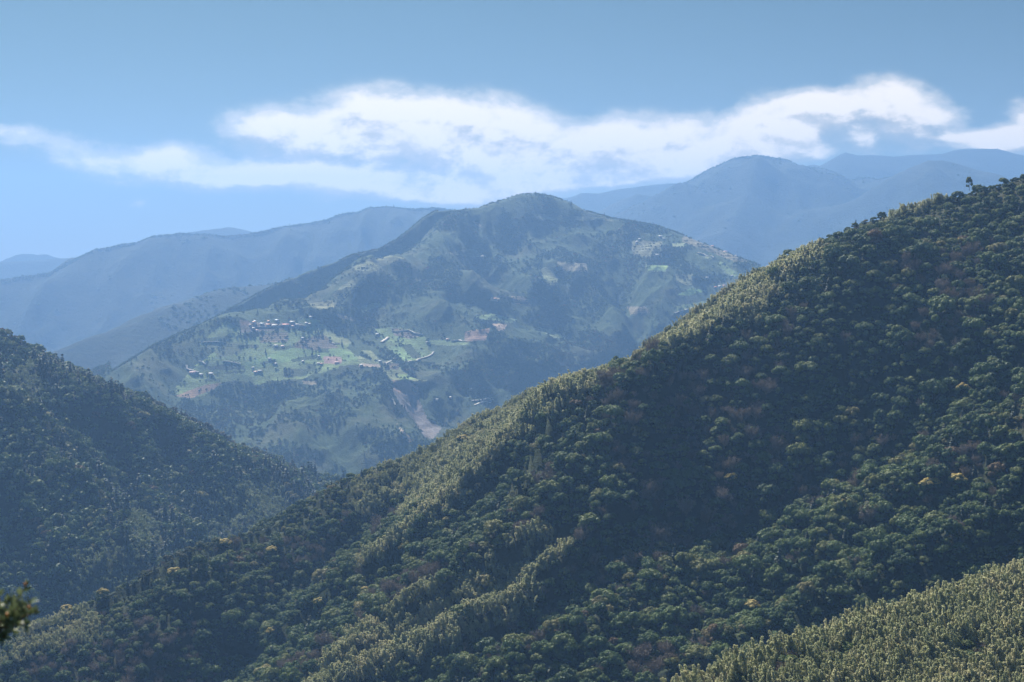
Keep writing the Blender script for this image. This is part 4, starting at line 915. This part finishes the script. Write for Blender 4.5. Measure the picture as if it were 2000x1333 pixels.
HOUSES = [
    (496, 634, 10, 8, 8, 'white', 'orange', 'tall white house at the left end of the ridge village'), (494, 643, 16, 8, 3, 'white', 'white', 'long white-roofed house below the tall white house in the village'), (501, 648, 12, 7, 3, 'white', 'pink', 'pink-roofed low house lowest at the left end of the village'),
    (489, 637, 9, 7, 3, 'cream', 'brown', 'small brown-roofed house leftmost in the ridge village'), (498, 631, 9, 8, 6, 'grey', 'blue', 'blue-grey two-storey house behind the tall white house'), (512, 635, 14, 9, 3, 'grey', 'blue', 'blue-grey roofed house between the white and orange houses of the village'),
    (525, 631, 9, 8, 6, 'cream', 'orange', 'two-storey house with bright orange roof in the middle of the village'), (524, 637, 14, 8, 3, 'grey', 'orange', 'low orange-roofed house in front of the two-storey orange house'), (537, 638, 22, 8, 3.5, 'cream', 'white', 'long cream building left of the long red roof'),
    (558, 637, 24, 10, 4, 'cream', 'red', 'long building with the only red roof in the village'), (541, 628, 14, 8, 3.5, 'grey', 'blue', 'blue-grey shed standing above the village against the trees'), (571, 632, 18, 9, 4, 'white', 'white', 'long white-roofed hall behind the right half of the village'),
    (580, 636, 12, 8, 3, 'white', 'grey', 'grey-roofed white house right of the long red roof'), (572, 639, 10, 7, 3, 'white', 'pink', 'small pink-roofed house just below the white-roofed hall'), (599, 634, 12, 8, 3, 'grey', 'white', 'white-roofed house near the right end of the village'), (605, 637, 9, 7, 6, 'grey', 'grey', 'grey two-storey house rightmost in the ridge village'),
    (607, 622, 10, 7, 3.5, 'white', 'white', 'small white shed alone on the bright green meadow above the village'), (591, 663, 9, 6, 3, 'white', 'white', 'small white hut above the ploughed terraces'), (539, 677, 12, 7, 3.5, 'white', 'white', 'white house with trees at its foot in the middle of the fields'), (552, 678, 11, 7, 3, 'cream', 'pink', 'pink-roofed house beside the white house in the middle fields'),
    (622, 712, 10, 6, 3, 'cream', 'white', 'small pale house under the pink blossoming orchard'), (628, 713, 9, 6, 3, 'cream', 'orange', 'small orange-roofed house right of the pale house under the pink orchard'), (658, 710, 16, 6, 2.5, 'white', 'pink', 'pink-roofed long shed at the foot of the pink orchard'), (623, 698, 7, 6, 3, 'white', 'white', 'white hut at the left edge of the pink orchard'),
    (592, 708, 8, 6, 3, 'white', 'white', 'white hut above the dark block of conifers'), (527, 703, 12, 6, 3, 'white', 'grey', 'grey-roofed farmhouse on the hedge across the middle fields'), (508, 728, 16, 8, 4, 'grey', 'grey', 'grey farm building among shrubs on the lower fields'), (499, 729, 12, 7, 3, 'cream', 'pink', 'faded pink farmhouse left of the grey farm building'),
    (539, 713, 9, 6, 3, 'white', 'white', 'white hut alone on the lower meadow'), (494, 720, 7, 5, 3, 'cream', 'white', 'tiny pale hut above the lower farm buildings'), (376, 730, 20, 8, 3.5, 'white', 'pink', 'long pale pink building beside the hairpin road at the left'), (393, 734, 11, 7, 3, 'white', 'white', 'low white building right of the long building by the hairpin road'),
    (412, 732, 14, 9, 3.5, 'cream', 'white', 'bright cream farmhouse alone right of the hairpin road'), (416, 736, 8, 6, 4, 'white', 'yellow', 'small yellow-roofed white house attached to the cream farmhouse'), (737, 655, 10, 7, 3.5, 'white', 'white', 'white house at the left foot of the second terraced field'), (743, 708, 11, 8, 5, 'white', 'blue', 'pale blue-roofed house with a tree at its left'),
    (835, 671, 10, 7, 3.5, 'white', 'white', 'white house at the right end of the second field'), (706, 716, 12, 6, 3, 'white', 'white', 'low white sheds by the bare earth above the landslide'), (874, 665, 10, 6, 3, 'cream', 'pink', 'pink-roofed house where the pale track begins'), (853, 783, 9, 6, 3, 'white', 'white', 'white hut in the forest right of the landslide'),
    (918, 763, 9, 6, 3, 'white', 'white', 'white hut in the forest above the winding road'), (880, 778, 7, 6, 3, 'white', 'white', 'tiny white hut between the landslide and the winding road'), (942, 503, 13, 8, 4, 'white', 'white', 'white house alone high on the mountain below the summit'), (967, 587, 12, 7, 3, 'cream', 'orange', 'orange-roofed house on the bare terrace of the middle slope'),
    (1290, 464, 14, 9, 5, 'white', 'white', 'white house topmost on the right shoulder of the mountain'), (1297, 468, 13, 8, 3.5, 'white', 'grey', 'grey-roofed house just right of the topmost shoulder house'), (1249, 469, 10, 7, 3.5, 'white', 'white', 'upper of two white huts at the left of the shoulder terraces'), (1244, 474, 12, 7, 3.5, 'white', 'white', 'lower of two white huts at the left of the shoulder terraces'),
    (1283, 501, 17, 9, 4.5, 'white', 'white', 'bright white house on the terraces beside the dark wood'), (1381, 546, 11, 8, 7, 'white', 'grey', 'tall white house alone in the forest above the green terraces'), (1397, 563, 12, 8, 3.5, 'white', 'red', 'red-roofed house right of the bright green terraces'), (1406, 562, 12, 8, 3.5, 'white', 'white', 'white house in the middle of the hamlet by the green terraces'),
    (1414, 561, 11, 8, 3.5, 'cream', 'pink', 'pink-roofed house rightmost in the hamlet by the green terraces'), (1391, 473, 12, 8, 4, 'cream', 'orange', 'orange-roofed house on the skyline edge of the shoulder'), (1417, 484, 16, 8, 3, 'white', 'pink', 'long pink-roofed shed lower on the shoulder edge'), (1437, 501, 9, 7, 3.5, 'white', 'white', 'white hut on the orange terraces of the shoulder'),
    (1477, 511, 9, 7, 3.5, 'white', 'white', 'white hut at the far right tip of the mountain shoulder'), (1430, 541, 10, 6, 3, 'white', 'white', 'white hut at the foot of the light green slope')]
for h in HOUSES: house(*h)

# single trees on the open fields
def field_tree(u, v, s, text, kind='broad', T=None, nm='field_tree', grp='single trees on the village fields', crown=None, hs=1.2):
    T = T or TV; p = T.march(u, v); p[2] -= .3
    cr = crown or (mid[int(RNG.integers(0, 5))] if kind == 'broad' else mid_con[int(RNG.integers(0, 2))])
    return thing(nm, text, 'tree', tuple(p), RNG.uniform(0, 6.28), s, s * hs, [('crown', cr), ('trunk', broad_trunks[0])], grp)
for u, v, s, k, t in [(593, 654, 5, 'broad', 'dark tree leftmost of the row above the ploughed terraces'), (602, 655, 4.5, 'broad', 'small tree second from left in the row above the ploughed terraces'), (616, 652, 4.5, 'con', 'narrow conifer left of the pair at the top of the ploughed terraces'), (622, 653, 4.5, 'con', 'narrow conifer right of the pair at the top of the ploughed terraces'),
                      (628, 654, 5, 'broad', 'round tree rightmost at the top of the ploughed terraces'), (644, 664, 4.5, 'broad', 'round dark tree alone on the pale green field'), (668, 675, 5, 'con', 'narrow tree at the right tip of the ploughed terraces'), (609, 695, 4.5, 'con', 'dark conifer standing above the hedge left of the pink orchard'), (470, 655, 5, 'con', 'dark conifer at the left below the village'), (479, 653, 5, 'con', 'second dark conifer at the left below the village'),
                      (784, 741, 4, 'broad', 'left of three round trees on the bright green patch above the landslide'), (790, 742, 4, 'broad', 'middle of three round trees on the bright green patch above the landslide'), (797, 741, 5, 'broad', 'right and largest of three round trees above the landslide'), (793, 705, 4, 'con', 'small conifer at the bottom edge of the smooth green field'), (775, 735, 4, 'broad', 'small round tree left of the three above the landslide'),
                      (706, 693, 4.5, 'broad', 'small dark tree at the left of the field below the hedge'), (519, 690, 4, 'con', 'lone slim tree in the left middle of the big meadow'), (836, 668, 5, 'broad', 'dark tree beside the white house at the end of the second field')]: field_tree(u, v, s, t, k)

# shrubs in rows along the terrace banks
def bank_shrubs():
    xs = np.arange(-1100, 900, 3.6); X, Y = np.meshgrid(xs, np.arange(3150, 4700, 3.6)); X = X.ravel() + RNG.uniform(-1.5, 1.5, X.size); Y = Y.ravel() + RNG.uniform(-1.5, 1.5, Y.size)
    Z = TV.at(X, Y); te = Terrain(TV.xs[0], TV.xs[-1], TV.ys[0], TV.ys[-1], TV.step); te.Z = TV.attrs['terrace'] * (TV.attrs['open'] > .5); t = te.at(X, Y); op = TV.open.at(X, Y)
    q = ((Z + 5 * fbm(X, Y, 120, 2, seed=97)) / 8.5) % 1
    cell = vnoise(X / 26, Y / 26, 98)
    k = (op > .5) & (((q < .035 + .05 * t) & (cell > .1 - .35 * t)) | (cell > .78) & (RNG.uniform(size=X.size) < .25)); P = np.stack([X, Y, Z], -1)[k]; U, V = project(P)
    k = (U > -40) & (U < 2040); k &= ~hidden(TV, P, 8); k &= ~(inpoly(U, V, LAND[26 - 5][0]) | inpoly(U, V, LAND[25 - 5][0])); k &= ~((V > 742) & (U > 760)); P = P[k]; n = len(P); s = RNG.uniform(1.4, 2.8, n) ; P[:, 2] -= .2 * s
    plant('field_shrubs', 'rows of dark shrubs along the banks of the terraced fields', 'shrubs', P, s, s * RNG.uniform(.8, 1.4, n), RNG.integers(0, 4, n), far_col); print('shrubs', n)
bank_shrubs()

# trees that stand out on the near mountainside
for u, v, s, t in [(905, 868, 6, 'pale yellow flowering tree on the bamboo ridge above the long dark gully'), (1465, 1200, 5.5, 'bright yellow flowering tree on the lower right slope above the bamboo'), (120, 1312, 0, ''), (535, 1250, 6, 'yellow flowering tree on the lower left slope near the picture bottom'),
                   (1650, 1005, 6.5, 'yellow-topped tree at the tip of the right-hand lit spur'), (1815, 970, 7, 'golden-topped tree on the crest of the right-hand lit spur'), (1870, 955, 6, 'yellow flowering tree right of the golden-topped tree on the spur'), (445, 1220, 5.5, 'yellow-topped tree in the middle of the lower left slope'), (340, 1130, 6, 'broad yellow-topped tree at the left end of the near skyline'),
                   (440, 1075, 6, 'orange-yellow topped tree on the near skyline left of centre'), (200, 1170, 5, 'small yellow-topped tree on the near skyline above the dark slope'), (130, 1180, 5, 'yellow-topped tree leftmost on the near skyline'), (530, 1085, 5.5, 'pale yellow tree just inside the skyline near the white rocks'), (625, 1190, 5, 'yellow flowering tree at the head of the lower bamboo strip'), (715, 1165, 5, 'small golden flowering tree beside the lower bamboo strip'),
                   (1880, 770, 5, 'lone yellow-green tree high in the dark bowl at the right'), (1430, 945, 5, 'brown-gold tree at the foot of the dark bowl'), (875, 1025, 4, 'small bright yellow tree alone in the shaded gully')]:
    if s == 0: continue
    i = int(RNG.integers(0, 6)); p = TN.march(u, v + 8); p[2] -= .1 * s
    thing('flowering_tree', t, 'tree', tuple(p), RNG.uniform(0, 6.28), s, s * 1.15, [('crown', crown_hi[i]), ('blossom', blossom_me[i]), ('trunk', broad_trunks[i])], 'yellow-topped trees of the near mountainside')
i = 2; p = TF.march(1750, 1290)
thing('flowering_tree', 'bright yellow flowering shrub among the bamboo at the bottom right', 'tree', tuple(p), 1.0, 2.6, 3.4, [('crown', crown_hi[i]), ('blossom', blossom_me[i]), ('trunk', broad_trunks[i])], 'yellow-topped trees of the near mountainside')
p = TN.march(1893, 379); p[2] = float(n_ridge[np.argmin(np.abs(project(n_ridge)[0] - 1893)), 2]) + 1
thing('emergent_tree', 'flat-topped tree standing above the forest on the right-hand skyline', 'tree', (p[0], p[1], p[2]), .4, 2.6, 5.6, [('crown', crown_hi[3]), ('trunk', trunk_mesh(950, .85, .05).data('trunk', [M_bark]))])

# ------------------------------------------------------------------ out-of-focus twig close to the camera, bottom left
M_twigleaf = leaf_mat('glossy_leaf', [(0, (.12, .17, .08)), (1, (.36, .40, .24))], .02, .25, .3, .6)
M_bud = plain_mat('orange_bud', (.75, .25, .03), .5, .3); M_stem = plain_mat('twig_bark', (.10, .07, .05), .8)
def twig():
    r = np.random.default_rng(77); D = 3.2; o = bpy.data.objects.new('leafy_branch', None); C.objects.link(o)
    base = px(-60, 1300, D); o.location = base; label(o, 'blurred leafy twig with orange buds poking in at the lower left edge', 'branch')
    S, Lf, Bd = Mesh(), Mesh(), Mesh()
    tips = [(52, 1142), (20, 1165), (60, 1178), (75, 1192), (38, 1185), (15, 1200), (50, 1218), (2, 1225), (28, 1235), (8, 1250), (-15, 1180), (-20, 1210), (58, 1200), (30, 1205), (-5, 1160)]
    root = np.array([0., 0, 0]); hub = px(-8, 1228, D) - base
    S.tube([root + [-.05, 0, -.25], root, hub * .6, hub], [.007, .006, .005, .004], 6)
    for (u, v) in tips:
        t = px(u, v, D + r.uniform(-.1, .1)) - base; mid_ = hub * .5 + t * .5 + r.normal(size=3) * .004; S.tube([hub, mid_, t], [.003, .002, .0012], 5)
        ax = t - hub; ax /= np.linalg.norm(ax) + 1e-9
        for k in range(16):
            f = r.uniform(.35, 1.0); c = hub + (t - hub) * f; d = ax * .7 + rnd_unit(1, r)[0] * .9 + np.array([0, 0, .35]); d /= np.linalg.norm(d)
            n = np.cross(d, rnd_unit(1, r)[0]); n /= np.linalg.norm(n); w = np.cross(d, n); L = r.uniform(.016, .03); W = L * .26
            P = np.array([c, c + d * L * .35 + w * W + n * .001, c + d * L - n * .003, c + d * L * .35 - w * W + n * .001, c + d * L * .75 + w * W * .7, c + d * L * .75 - w * W * .7])
            Lf.tris(P, np.array([[0, 1, 3], [1, 4, 3], [4, 5, 3], [4, 2, 5]]))
        for k in range(1 if r.uniform() < .7 else 0):
            V, F = blob(hub + (t - hub) * r.uniform(.5, .95) + r.normal(size=3) * .006, .0042, 1, r, 1.3, .08); Bd.tris(V, F)
    for nm, M, mt in (('stem', S, M_stem), ('leaves', Lf, M_twigleaf), ('buds', Bd, M_bud)):
        c = bpy.data.objects.new(nm, M.data(nm, [mt])); C.objects.link(c); c.parent = o
twig()
